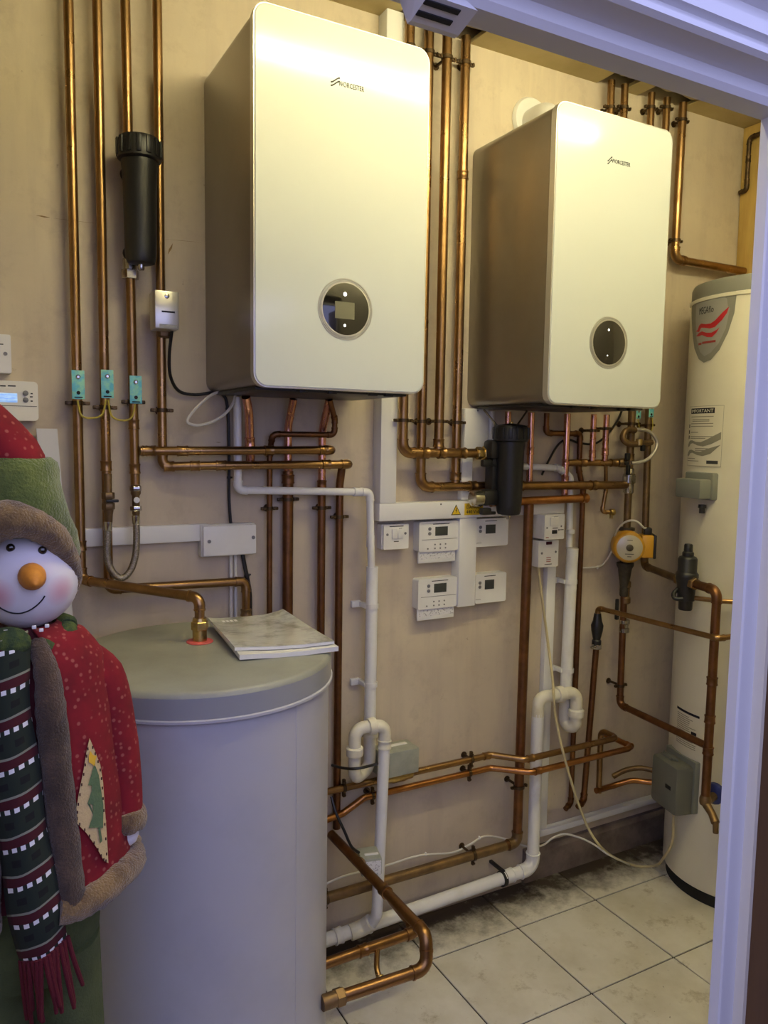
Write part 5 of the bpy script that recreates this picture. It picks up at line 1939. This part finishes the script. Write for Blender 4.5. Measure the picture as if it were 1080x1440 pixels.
for lab_, px_list, r_, m_ in (('dull copper coil pipe curving to the cream cylinder, above its orange twin', ((862, 1092, -.045), (880, 1083, -.06), (902, 1080, -.09), (928, 1086, -.14)), .0095, 'dull_copper'),
                              ('orange copper coil pipe entering the cream cylinder beside the immersion heater', ((838, 1112, -.05), (862, 1105, -.05), (886, 1098, -.08), (905, 1099, -.11), (930, 1102, -.16)), .0105, 'orange_copper')):
    path = smooth_path([W(*p) for p in px_list])
    t = thing('copper_pipe', lab_, 'pipe', min(path, key=lambda p: p.z))
    bm = NB()
    sweep(bm, path, r_, 12)
    obj('tube', bm, m_, t)
    bm = NB()
    hexnut(bm, path[-1], path[-1] - path[-3], r_ * 1.6, -.026, -.006)
    obj('union_nut', bm, 'brass', t)

# zone valves low on the wall
a, d_ = W(556, 1057, -.085), W(588, 1084, -.085)
t = thing('zone_valve', 'grey-green zone valve head on the paired pipes behind the left trap', 'valve', (a.x, -.06, d_.z))
bm = NB()
bxr(bm, a.x - .045, d_.x, -.090, -.012, d_.z - .002, a.z, .004)
obj('valve_head', bm, 'valve_grey', t)
bm = NB()
bxr(bm, a.x + .005, d_.x - .02, -.050, -.035, a.z, a.z + .003, .001)
obj('lever_slot', bm, 'white_plastic', t)
bm = NB()
lathe(bm, [(.013, -.05), (.017, -.046), (.017, -.03), (.020, -.02), (.020, .02), (.017, .03), (.017, .046), (.013, .05)], V((a.x + d_.x) / 2 - .005, -.042, za), V(1, 0, 0), 14)
lathe(bm, [(.018, 0), (.018, .03)], V((a.x + d_.x) / 2 - .005, -.042, za), V(0, 0, 1), 14)
obj('valve_body', bm, 'brass', t)
cable('black cable crossing to the grey-green zone valve head', [W(*p) for p in ((467, 1076, -.06), (482, 1080, -.11), (500, 1081, -.145), (520, 1077, -.145), (534, 1073, -.10), (548, 1072, -.07))], .0042, 'cable_black')
c0 = W(519, 1211, -.16)
t = thing('zone_valve', 'silver zone valve head with printed sticker above the floor pipes', 'valve', c0 + V(0, 0, -.03))
rz = Matrix.Rotation(math.radians(-14), 3, 'Z')
bm = NB()
box(bm, c0, (.060, .070, .052), .004, rot=rz)
obj('valve_head', bm, 'valve_grey', t)
bm = NB()
box(bm, c0 + rz @ V(.001, -.0352, -.002), (.052, .0012, .042), 0, rot=rz)
obj('sticker', bm, 'sticker', t, smooth=False)
bm = NB()
box(bm, c0 + rz @ V(.004, -.010, .0265), (.040, .010, .003), .001, rot=rz)
obj('lever_slot', bm, 'white_plastic', t)
bm = NB()
sweep(bm, [c0 + V(-.01, 0, -.02), V(.955, -.19, .362)], .016, 14)
obj('valve_body', bm, 'dull_copper', t)
cable('black cable slanting down to the stickered zone valve head', [W(*p) for p in ((466, 1120, -.10), (472, 1142, -.12), (484, 1168, -.14), (494, 1190, -.15), (505, 1199, -.15))], .0042, 'cable_black')

# pipe loop into the tank and its twin
zl_ = .360
tb = V(.702, -.548, .287)
t = pipe('thick copper pipe loop from the wall forward and down into the tank side', [V(.952, -.010, zl_), V(.958, -.545, zl_), V(.948, -.566, .288), V(.70, -.556, .288)], .0142, 'aged_copper', fr=.030, collars=((0, .62),), elbows=True)
bm = NB()
hexnut(bm, V(.718, -.556, .288), V(-1, 0, 0), .021, -.012, .008)
lathe(bm, [(.0175, -.02), (.0175, .035)], V(.712, -.556, .288), V(-1, 0, 0), 16)
obj('tank_union', bm, 'dull_copper', t)
t = pipe('low copper pipe from the tank side with a small drain branch', [V(.742, -.325, .198), V(1.072, -.320, .198), V(1.084, -.094, .200)], .0142, 'aged_copper', fr=.024, collars=((0, .48),))
b0 = V(.945, -.325, .196)
b1 = Zp(530, 1362, .175)
b2 = Zp(538, 1386, .150)
bm = NB()
sweep(bm, smooth_path([b0, b1, b2]), .0075, 10)
obj('drain_branch', bm, 'copper', t)
bm = NB()
lathe(bm, [(.009, -.024), (.0115, -.022), (.0115, .004), (.008, .010)], b2, (b2 - b1), 12)
obj('drain_cock', bm, 'brass', t)

# cables along the floor
pts = [W(*p) for p in ((757, 797, -.05), (762, 840, -.045), (770, 900, -.045), (777, 955, -.10), (779, 985, -.125), (782, 1012, -.12), (791, 1055, -.145), (802, 1095, -.15), (815, 1135, -.15), (829, 1168, -.16))]
pts += [W(846, 1192, -.20), Zp(868, 1208, .012), Zp(896, 1218, .008), Zp(922, 1217, .010)]
pts += [cyl_pt(*cyl_uv(946, 1205), .035), cyl_pt(*cyl_uv(960, 1180), .045), IMM]
cable('beige cable from the fused outlet looping over the floor to the immersion heater', pts, .0045, 'cable_beige')
pts = [W(*p) for p in ((440, 1252, -.03), (484, 1232, -.025), (540, 1218, -.012), (590, 1203, -.012), (636, 1199, -.012), (660, 1188, -.012), (682, 1176, -.012), (712, 1180, -.012), (740, 1190, -.03), (762, 1189, -.03), (778, 1178, -.03), (794, 1173, -.05), (815, 1178, -.10))]
pts += [W(836, 1188, -.16), W(856, 1202, -.20), Zp(885, 1216, .012)]
cable('thin white cable wandering along the wall above the brown floor pipe', pts, .0034, 'cable_white', clips=(.22, .38))

# ================================================================== PAPERS ON THE TANK
def booklet(label, corners, z0_, th, material, sag, pages=True):
    """quad of four points (x,y), thickness th, edges curled"""
    t = thing('instruction_booklet', label, 'booklet', (sum(p[0] for p in corners) / 4, sum(p[1] for p in corners) / 4, z0_))
    A_, B_, C_, D_ = [Vector((p[0], p[1], 0)) for p in corners]

    def surf(u, v, k):
        p = (A_ * (1 - u) + B_ * u) * (1 - v) + (D_ * (1 - u) + C_ * u) * v
        e_ = sag * (abs(u - .5) * 2) ** 3 * (0.4 + .6 * v) + .0012 * math.sin(9 * u + 5 * v)
        fl = 1.0 - .0 * u
        return p + V(0, 0, z0_ + .0004 + k * th * fl + max(e_, 0))
    for nm_, k0, k1, mt_, gr in (('pages', 0.0, .80, 'paper', .0), ('cover', .80, 1.0, material, .0)):
        bm = NB()
        n = 12
        g0 = [[bm.verts.new(surf(i / n, j / n, k0)) for j in range(n + 1)] for i in range(n + 1)]
        g1 = [[bm.verts.new(surf(i / n, j / n, k1)) for j in range(n + 1)] for i in range(n + 1)]
        for i in range(n):
            for j in range(n):
                bm.faces.new((g1[i][j], g1[i + 1][j], g1[i + 1][j + 1], g1[i][j + 1]))
                bm.faces.new((g0[i][j], g0[i][j + 1], g0[i + 1][j + 1], g0[i + 1][j]))
        for i in range(n):
            for a_, b_ in (((i, 0), (i + 1, 0)), ((i + 1, n), (i, n)), ((0, i + 1), (0, i)), ((n, i), (n, i + 1))):
                bm.faces.new((g0[a_[0]][a_[1]], g0[b_[0]][b_[1]], g1[b_[0]][b_[1]], g1[a_[0]][a_[1]]))
        obj(nm_, bm, mt_, t, angle=35)
    return t, surf


zt_ = TH + .0006
cr = [Zp(x_, y_, TH + .010) for x_, y_ in ((337, 924), (476, 912), (404, 866), (300, 880))]
booklet('white booklet at the bottom of the paper stack on the tank lid', [(p.x, p.y) for p in cr], zt_, .0105, 'paper', .007)
cr2 = [Zp(x_, y_, TH + .020) for x_, y_ in ((330, 913), (470, 904), (398, 862), (292, 873))]
bk, sf = booklet('booklet in a crumpled clear sleeve on top of the paper stack', [(p.x, p.y) for p in cr2], zt_ + .0125, .0075, 'film', .0085)
# printed panel on the sleeve
bm = NB()
n = 8
g = [[bm.verts.new(sf(.28 + .52 * i / n, .30 + .55 * j / n, 1.0) + V(0, 0, .0005)) for j in range(n + 1)] for i in range(n + 1)]
for i in range(n):
    for j in range(n):
        bm.faces.new((g[i][j], g[i + 1][j], g[i + 1][j + 1], g[i][j + 1]))
obj('inner_leaflet', bm, 'film', bk)
for k in range(4):
    bm = NB()
    i0 = .14 + .05 * k
    q = [sf(u_, v_, 1.0) + V(0, 0, .0007) for u_, v_ in ((i0, .84), (i0 + .035, .84), (i0 + .035, .90), (i0, .90))]
    bm.faces.new([bm.verts.new(p) for p in q])
    obj('printed_mark', bm, 'white_plastic', bk, smooth=False)
bm = NB()
for k in range(4):
    q = [sf(u_, v_, 1.0) + V(0, 0, .0007) for u_, v_ in ((.08, .40 + .07 * k), (.24, .40 + .07 * k), (.24, .425 + .07 * k), (.08, .425 + .07 * k))]
    bm.faces.new([bm.verts.new(p) for p in q])
obj('printed_line', bm, 'faint_ink', bk, smooth=False)

# scuffs on the plaster (each with its own shape)
for x0_, y0_, x1_, y1_, th in ((50, 303, 71, 306, .004), (67, 306, 150, 316, .0007), (236, 358, 243, 342, .006), (228, 336, 285, 341, .0007), (303, 622, 311, 622, .002), (533, 625, 536, 625, .004)):
    q0, q1 = W(x0_, y0_, -.0004), W(x1_, y1_, -.0004)
    d_ = (q1 - q0)
    s_ = d_.cross(V(0, 1, 0)).normalized() * th
    bm = NB()
    bm.faces.new([bm.verts.new(p) for p in (q0, q0.lerp(q1, .4) + s_ * .5, q1, q0.lerp(q1, .6) - s_ * .5)])
    obj('plaster_scuff', bm, 'dull_copper', wall_back, smooth=False)

# ================================================================== SNOWMAN FIGURE
A0 = CAM + ray(25, 810) * 1.15
tc_ = V(CAM.x - A0.x, CAM.y - A0.y, 0).normalized()
SX = V(-tc_.y, tc_.x, 0)          # to the viewer's right
if SX.dot(RIGHT) < 0:
    SX = -SX
snow = thing('snowman_figure', 'plush snowman with red and green hat, spotted red jacket and knitted scarf', 'snowman', (A0.x, A0.y, 0), math.atan2(SX.y, SX.x))


def S(x, y, dy=0.0):
    p = plane_hit(x, y, V(A0.x, A0.y, 0) + tc_ * dy, tc_)
    d = p - V(A0.x, A0.y, 0)
    return V(d.dot(SX), -dy, p.z)


def zpx(y):
    return S(25, y).z


def loft(bm, rings, seg=32, a0=None, a1=None, cap=True, wob=0.0):
    """rings of (centre, rx, ry); angle 0 = right, -90 = towards the viewer. Optional open sector a0..a1 (degrees)"""
    full = a0 is None
    n = seg if full else seg + 1
    out = []
    for k, (c, rx, ry) in enumerate(rings):
        row = []
        for i in range(n):
            th = 2 * PI * i / seg if full else math.radians(a0 + (a1 - a0) * i / seg)
            w_ = 1 + wob * math.sin(5 * th + k * 1.3)
            row.append(bm.verts.new(c + V(rx * math.cos(th) * w_, ry * math.sin(th) * w_, 0)))
        out.append(row)
    for k in range(len(out) - 1):
        for i in range(seg if full else seg):
            j = (i + 1) % n
            if not full and i == seg:
                continue
            bm.faces.new((out[k][i], out[k][j], out[k + 1][j], out[k + 1][i]))
    if cap and full:
        bm.faces.new(out[0][::-1])
        bm.faces.new(out[-1])
    return out


def thicken(o, th):
    md = o.modifiers.new('thick', 'SOLIDIFY')
    md.thickness = th
    md.offset = 1
    return o


def fuzz(bm, amp, seed=0):
    random.seed(seed)
    for v in bm.verts:
        v.co += V(random.uniform(-1, 1), random.uniform(-1, 1), random.uniform(-1, 1)) * amp


hc = S(38, 812)
HR = .0735
# head (origin at its centre so the cheeks sit right)
bm = NB()
ball(bm, (0, 0, 0), HR, 1.0, .92, 1.02, 32, 20)
head_ = obj('head', bm, 'face_cloth', snow, local=True)
head_.location = hc
hy = -.92 * HR


def on_face(x, y, out=0.0):
    """point of the face surface under a pixel, in figure coordinates"""
    dy = 0.06
    for _ in range(8):
        p = S(x, y, dy)
        q = p - hc
        f = 1 - (q.x / HR) ** 2 - (q.z / (1.02 * HR)) ** 2
        dy = .92 * HR * math.sqrt(max(f, .02)) - hc.y
    return S(x, y, dy + out)


for x_, y_ in ((15, 770.5), (59.5, 774)):
    bm = NB()
    ball(bm, on_face(x_, y_, .001), .0062, 1, .7, 1, 14, 10)
    obj('eye', bm, 'black_gloss', snow, local=True)
nb = on_face(44, 808, -.006)
tipn = S(50, 823, -nb.y + .050)
bm = NB()
dn_ = tipn - nb
lathe(bm, [(.0175, 0), (.0188, .008), (.0178, .018), (.0135, .030), (.0085, .040), (.004, .047), (.001, .0495)], nb, dn_, 20)
obj('carrot_nose', bm, 'carrot', snow, local=True)
pts = [on_face(x_, y_, .0004) for x_, y_ in ((-14, 842), (-6, 850), (4, 857), (15, 861.5), (28, 862.5), (40, 859), (51, 852), (59, 844), (63, 838))]
bm = NB()
sweep(bm, smooth_path(pts, 4), .0011, 6)
obj('stitched_mouth', bm, 'black_matt', snow, local=True)

# hat: fur brim arching round the face, green crown, red floppy tip
pts = [S(*p) for p in ((-62, 838, .012), (-60, 805, .030), (-45, 765, .048), (-18, 742, .060), (12, 731, .066), (45, 737, .060), (76, 755, .044), (97, 787, .026), (105, 815, .012), (101, 838, .006))]
bm = NB()
path = smooth_path(pts, 6)
n = len(path)
rc = [.006, .016, .022, .026, .0275, .0220, .0200, .0155, .010, .005]
rr = []
for k in range(n):
    f = k / (n - 1) * 9
    i_ = min(int(f), 8)
    rr.append(rc[i_] + (rc[i_ + 1] - rc[i_]) * (f - i_))
sweep(bm, path, rr, 20)
fuzz(bm, .0010, 3)
obj('fur_brim', bm, 'fur', snow, local=True)
bm = NB()
loft(bm, [(S(30, 812) + V(0, .060, 0), .0800, .030), (S(30, 785) + V(0, .050, 0), .0850, .050), (S(29, 752) + V(0, .026, 0), .0800, .062), (S(27, 726) + V(0, .008, 0), .0700, .066), (S(25, 700), .0640, .064), (S(22, 676), .0600, .060), (S(20, 660), .0610, .061), (S(19, 650), .0590, .059), (S(17, 643), .053, .053), (S(14, 646), .040, .040)], 36, wob=.012)
fuzz(bm, .0007, 4)
obj('green_crown', bm, 'green_fleece', snow, local=True)
bm = NB()
loft(bm, [(S(12, 654), .0500, .050), (S(8, 640), .0515, .051), (S(0, 618), .0480, .048), (S(-12, 595), .0400, .040), (S(-26, 572), .0300, .030), (S(-42, 552), .0190, .019), (S(-60, 536), .0100, .010), (S(-74, 528), .003, .003)], 32, wob=.02)
obj('red_tip', bm, 'red_cloth', snow, local=True)

# trousers and boots (telescopic legs go down to the floor)
bm = NB()
zh = zpx(1250)
loft(bm, [(V(0, 0, zh - .12), .100, .080), (V(0, 0, zh - .05), .106, .088), (V(0, 0, zh + .05), .106, .088)], 28)
obj('trouser_seat', bm, 'trouser_green', snow, local=True)
for s in (-1, 1):
    bm = NB()
    loft(bm, [(V(s * .055, 0, .07), .050, .052), (V(s * .062, 0, .12), .056, .058), (V(s * .060, 0, .35), .055, .058), (V(s * .052, 0, zh - .20), .054, .066), (V(s * .048, 0, zh - .08), .056, .082)], 22, wob=.02)
    obj('trouser_leg', bm, 'trouser_green', snow, local=True)
    bm = NB()
    ball(bm, (s * .064, -.030, .040), .05, .95, 1.7, .8, 20, 12)
    for v in bm.verts:
        v.co.z = max(v.co.z, .001)
    obj('boot', bm, 'boot', snow, local=True)

# body under the jacket
JR = [(880, .050, .044), (894, .088, .064), (925, .112, .082), (1000, .122, .092), (1100, .134, .102), (1180, .144, .110), (1232, .150, .116)]
bm = NB()
loft(bm, [(V(0, 0, zpx(y_)), rx * .90, ry * .90) for y_, rx, ry in JR][::-1], 30)
obj('body', bm, 'maroon', snow, local=True)
for y_ in (1010, 1090, 1170):
    bm = NB()
    ball(bm, V(-.006, -.104 if y_ < 1100 else -.108, zpx(y_)), .010, 1, .5, 1, 12, 8)
    obj('button', bm, 'white_plastic', snow, local=True)
# jacket: open at the front
bm = NB()
JO = -90 + 19
rings = [(V(.0, 0, zpx(y_)), rx, ry) for y_, rx, ry in JR]
dense = []
for k in range(len(rings) - 1):
    for j in range(4):
        f = j / 4
        a_, b_ = rings[k], rings[k + 1]
        dense.append((a_[0].lerp(b_[0], f), a_[1] + (b_[1] - a_[1]) * f, a_[2] + (b_[2] - a_[2]) * f))
dense.append(rings[-1])
loft(bm, dense, 44, a0=JO, a1=JO + 322, cap=False, wob=.008)
jk = thicken(obj('jacket', bm, 'red_cloth', snow, local=True, angle=80), .005)


def ring_at(z):
    for k in range(len(rings) - 1):
        z0_, z1_ = rings[k][0].z, rings[k + 1][0].z
        if z1_ <= z <= z0_:
            f = (z0_ - z) / (z0_ - z1_)
            return rings[k][1] + (rings[k + 1][1] - rings[k][1]) * f, rings[k][2] + (rings[k + 1][2] - rings[k][2]) * f
    return (rings[0][1:], rings[-1][1:])[z < rings[-1][0].z]


def jacket_pt(th, z, e=0.0):
    rx, ry = ring_at(z)
    return V((rx + e) * math.cos(th), (ry + e) * math.sin(th), z)


def on_jacket(x, y, e=.008):
    dy = .09
    for _ in range(12):
        p = S(x, y, dy)
        rx, ry = ring_at(p.z)
        f = 1 - (p.x / (rx + e)) ** 2
        dy = (ry + e) * math.sqrt(max(f, .03))
    return S(x, y, dy)


# fur facing down both front edges, hem and neck
for s, th0 in ((1, math.radians(JO)), (-1, math.radians(JO + 322))):
    pts = [jacket_pt(th0 + s * (-.06 + .022 * k), zpx(y_), .002) for k, y_ in enumerate((890, 930, 1000, 1080, 1160, 1232))]
    bm = NB()
    path = smooth_path(pts, 8)
    rings_ = sweep(bm, path, [.012 + .009 * min(1, k / 14) for k in range(len(path))], 18)
    fuzz(bm, .0012, 11 + s)
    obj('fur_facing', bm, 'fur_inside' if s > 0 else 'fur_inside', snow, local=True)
bm = NB()
pts = [jacket_pt(math.radians(JO - 5 + 332 * k / 40), rings[-1][0].z + .001, .004) for k in range(41)]
pts = [p + V(0, 0, -.004 * math.sin(k * .9)) for k, p in enumerate(pts)]
sweep(bm, smooth_path(pts, 3), .0220, 16)
fuzz(bm, .0016, 21)
obj('fur_hem', bm, 'fur', snow, local=True)
# arms with fur cuffs and white mittens
ARM_R = [S(95, 917, -.010), S(138, 952, -.012), S(160, 1025, -.004), S(170, 1085, .004), S(174, 1138, .010)]
ARM_L = [S(-45, 917, -.010), S(-92, 960, -.010), S(-112, 1040, .020), S(-98, 1125, .070), S(-60, 1190, .120)]
for pts, rs in ((ARM_R, (.030, .0400, .0340, .0310, .0290)), (ARM_L, (.034, .0385, .0335, .0300, .0280))):
    path = smooth_path(pts, 6)
    n = len(path)
    rad = []
    for k in range(n):
        f = k / (n - 1) * 4
        i_ = min(int(f), 3)
        rad.append(rs[i_] + (rs[i_ + 1] - rs[i_]) * (f - i_))
    bm = NB()
    sweep(bm, path, rad, 22)
    obj('sleeve', bm, 'red_cloth', snow, local=True)
    dd = (path[-1] - path[-3]).normalized()
    bm = NB()
    lathe(bm, [(.024, -.004), (.0325, .000), (.0355, .010), (.0355, .020), (.0310, .030), (.022, .032)], path[-1], dd, 24)
    fuzz(bm, .0014, 31)
    obj('fur_cuff', bm, 'fur', snow, local=True)
    bm = NB()
    lathe(bm, [(.018, 0), (.021, .008), (.021, .016), (.017, .026), (.009, .032), (.002, .034)], path[-1] + dd * .026, dd, 20)
    u_, v_ = frame_of(dd)
    th_ = V(-1 if pts is ARM_R else 1, -.35, 0).normalized()
    b_ = path[-1] + dd * .030
    sweep(bm, smooth_path([b_, b_ + th_ * .018 + dd * .006, b_ + th_ * .024 + dd * .014], 4), [.010, .010, .010, .010, .0098, .0095, .009, .008, .006], 12)
    obj('mitten', bm, 'snow_fleece', snow, local=True)

# scarf: collar roll round the neck and a long patterned end
bm = NB()
pts = []
for k in range(29):
    th = 2 * PI * k / 28
    pts.append(V(.004 + .062 * math.cos(th), .056 * math.sin(th) - .004, zpx(889) + .006 * math.sin(th * 2) - .012 * (math.sin(th) < 0) * -math.sin(th)))
sweep(bm, pts, [.0155 + .002 * math.sin(k * 1.7) for k in range(29)], 16)
obj('scarf_collar', bm, 'scarf_green', snow, local=True)
for k, (x_, y_) in enumerate(((48, 882), (58, 886), (8, 888), (10, 897), (66, 880))):
    q = S(x_, y_, .070 if k not in (2, 3) else .082)
    bm = NB()
    box(bm, q, (.006, .004, .005), .001)
    obj('scarf_stitch', bm, 'white_plastic', snow, local=True)
bm = NB()
ball(bm, S(10, 905, .075), .026, 1.2, .8, .9, 18, 12)
obj('scarf_knot', bm, 'scarf_green', snow, local=True)

cl = [(2, 900, .092, 64), (4, 950, .104, 66), (8, 1010, .112, 68), (16, 1080, .120, 70), (26, 1150, .128, 70), (38, 1220, .136, 68), (50, 1290, .142, 66), (63, 1350, .140, 66)]
cent = smooth_path([S(x_, y_, dy_) for x_, y_, dy_, w_ in cl], 8)
L_ = [0]
for k in range(1, len(cent)):
    L_.append(L_[-1] + (cent[k] - cent[k - 1]).length)
me = bpy.data.meshes.new('scarf_end')
vs, fs, uvs = [], [], []
nw = 10
for k, c in enumerate(cent):
    d = (cent[min(k + 1, len(cent) - 1)] - cent[max(k - 1, 0)]).normalized()
    sd = d.cross(V(0, 1, 0)).normalized()
    if sd.x < 0:
        sd = -sd
    sd = (sd + V(0, 0, .18)).normalized()
    hw = .034 + .002 * math.sin(k * .3)
    for i in range(nw + 1):
        u = i / nw
        s_ = (u - .5) * 2
        vs.append(c + sd * (hw * s_) + V(0, .020 * s_ * s_ + .0015 * math.sin(k * .8 + i), 0))
        uvs.append((u, L_[k] / .0535))
for k in range(len(cent) - 1):
    for i in range(nw):
        a_ = k * (nw + 1) + i
        fs.append((a_, a_ + 1, a_ + nw + 2, a_ + nw + 1))
me.from_pydata(vs, [], fs)
ul = me.uv_layers.new(name='UVMap')
for lp in me.loops:
    ul.data[lp.index].uv = uvs[lp.vertex_index]
thicken(obj('scarf_end', me, 'scarf_knit', snow, local=True, angle=80), .007)
random.seed(5)
base = vs[(len(cent) - 1) * (nw + 1):]
for k in range(13):
    f = k / 12 * nw
    i_ = min(int(f), nw - 1)
    b0 = base[i_].lerp(base[i_ + 1], f - i_)
    Lt = random.uniform(.070, .095)
    lean = random.uniform(-.006, .010) + .010 * (k / 12)
    pts = [b0 + V(0, -.002, .006), b0 + V(lean * .4, -.004, -Lt * .4), b0 + V(lean, -.002 + random.uniform(-.004, .004), -Lt)]
    bm = NB()
    sweep(bm, smooth_path(pts, 4), [.0034] * 7 + [.0032, .0028], 8)
    obj('tassel', bm, 'tassel_red', snow, local=True)

# sewn patch: cream kite with a green tree and yellow star
def patch(name, px_, e0, e1, m_, parent=snow):
    bm = NB()
    pts0 = [on_jacket(x_, y_, e0) for x_, y_ in px_]
    pts1 = [on_jacket(x_, y_, e1) for x_, y_ in px_]
    a_ = [bm.verts.new(p) for p in pts0]
    b_ = [bm.verts.new(p) for p in pts1]
    m_n = len(a_)
    bm.faces.new(b_)
    bm.faces.new(a_[::-1])
    for i in range(m_n):
        bm.faces.new((a_[i], a_[(i + 1) % m_n], b_[(i + 1) % m_n], b_[i]))
    bmesh.ops.triangulate(bm, faces=[f for f in bm.faces if len(f.verts) > 4])
    return obj(name, bm, m_, parent, local=True, smooth=False)


kite = [(126, 1038), (132, 1052), (141, 1075), (145, 1100), (147, 1130), (150, 1170), (152.5, 1214), (146, 1210), (136, 1192), (122, 1172), (106.5, 1156), (107, 1138), (112, 1110), (118, 1080), (122, 1055)]
pt = patch('patch', kite, .0065, .0100, 'patch_cream')
patch('patch_tree', [(133, 1074), (139, 1090), (137, 1092), (142, 1110), (139, 1112), (145.5, 1132), (145, 1164), (141, 1164), (144, 1182), (141, 1186), (138, 1164), (125, 1164), (131, 1146), (131, 1132), (123, 1130), (129, 1112), (129, 1105), (124, 1104)], .0100, .0118, 'patch_green', pt)
patch('patch_star', [(127, 1056), (131, 1062), (136, 1063), (134, 1070), (134, 1078), (129, 1074), (125, 1072), (125, 1063)], .0100, .0118, 'patch_star', pt)
cenk = (130, 1130)
for k in range(len(kite)):
    a_, b_ = kite[k], kite[(k + 1) % len(kite)]
    for f in (.25, .75):
        x_, y_ = a_[0] + (b_[0] - a_[0]) * f, a_[1] + (b_[1] - a_[1]) * f
        x_ += (cenk[0] - x_) * .09
        y_ += (cenk[1] - y_) * .03
        if y_ < 1050:
            continue
        bm = NB()
        box(bm, on_jacket(x_, y_, .0102), (.0018, .0018, .0042), .0004)
        obj('stitch', bm, 'stitch', pt, local=True)
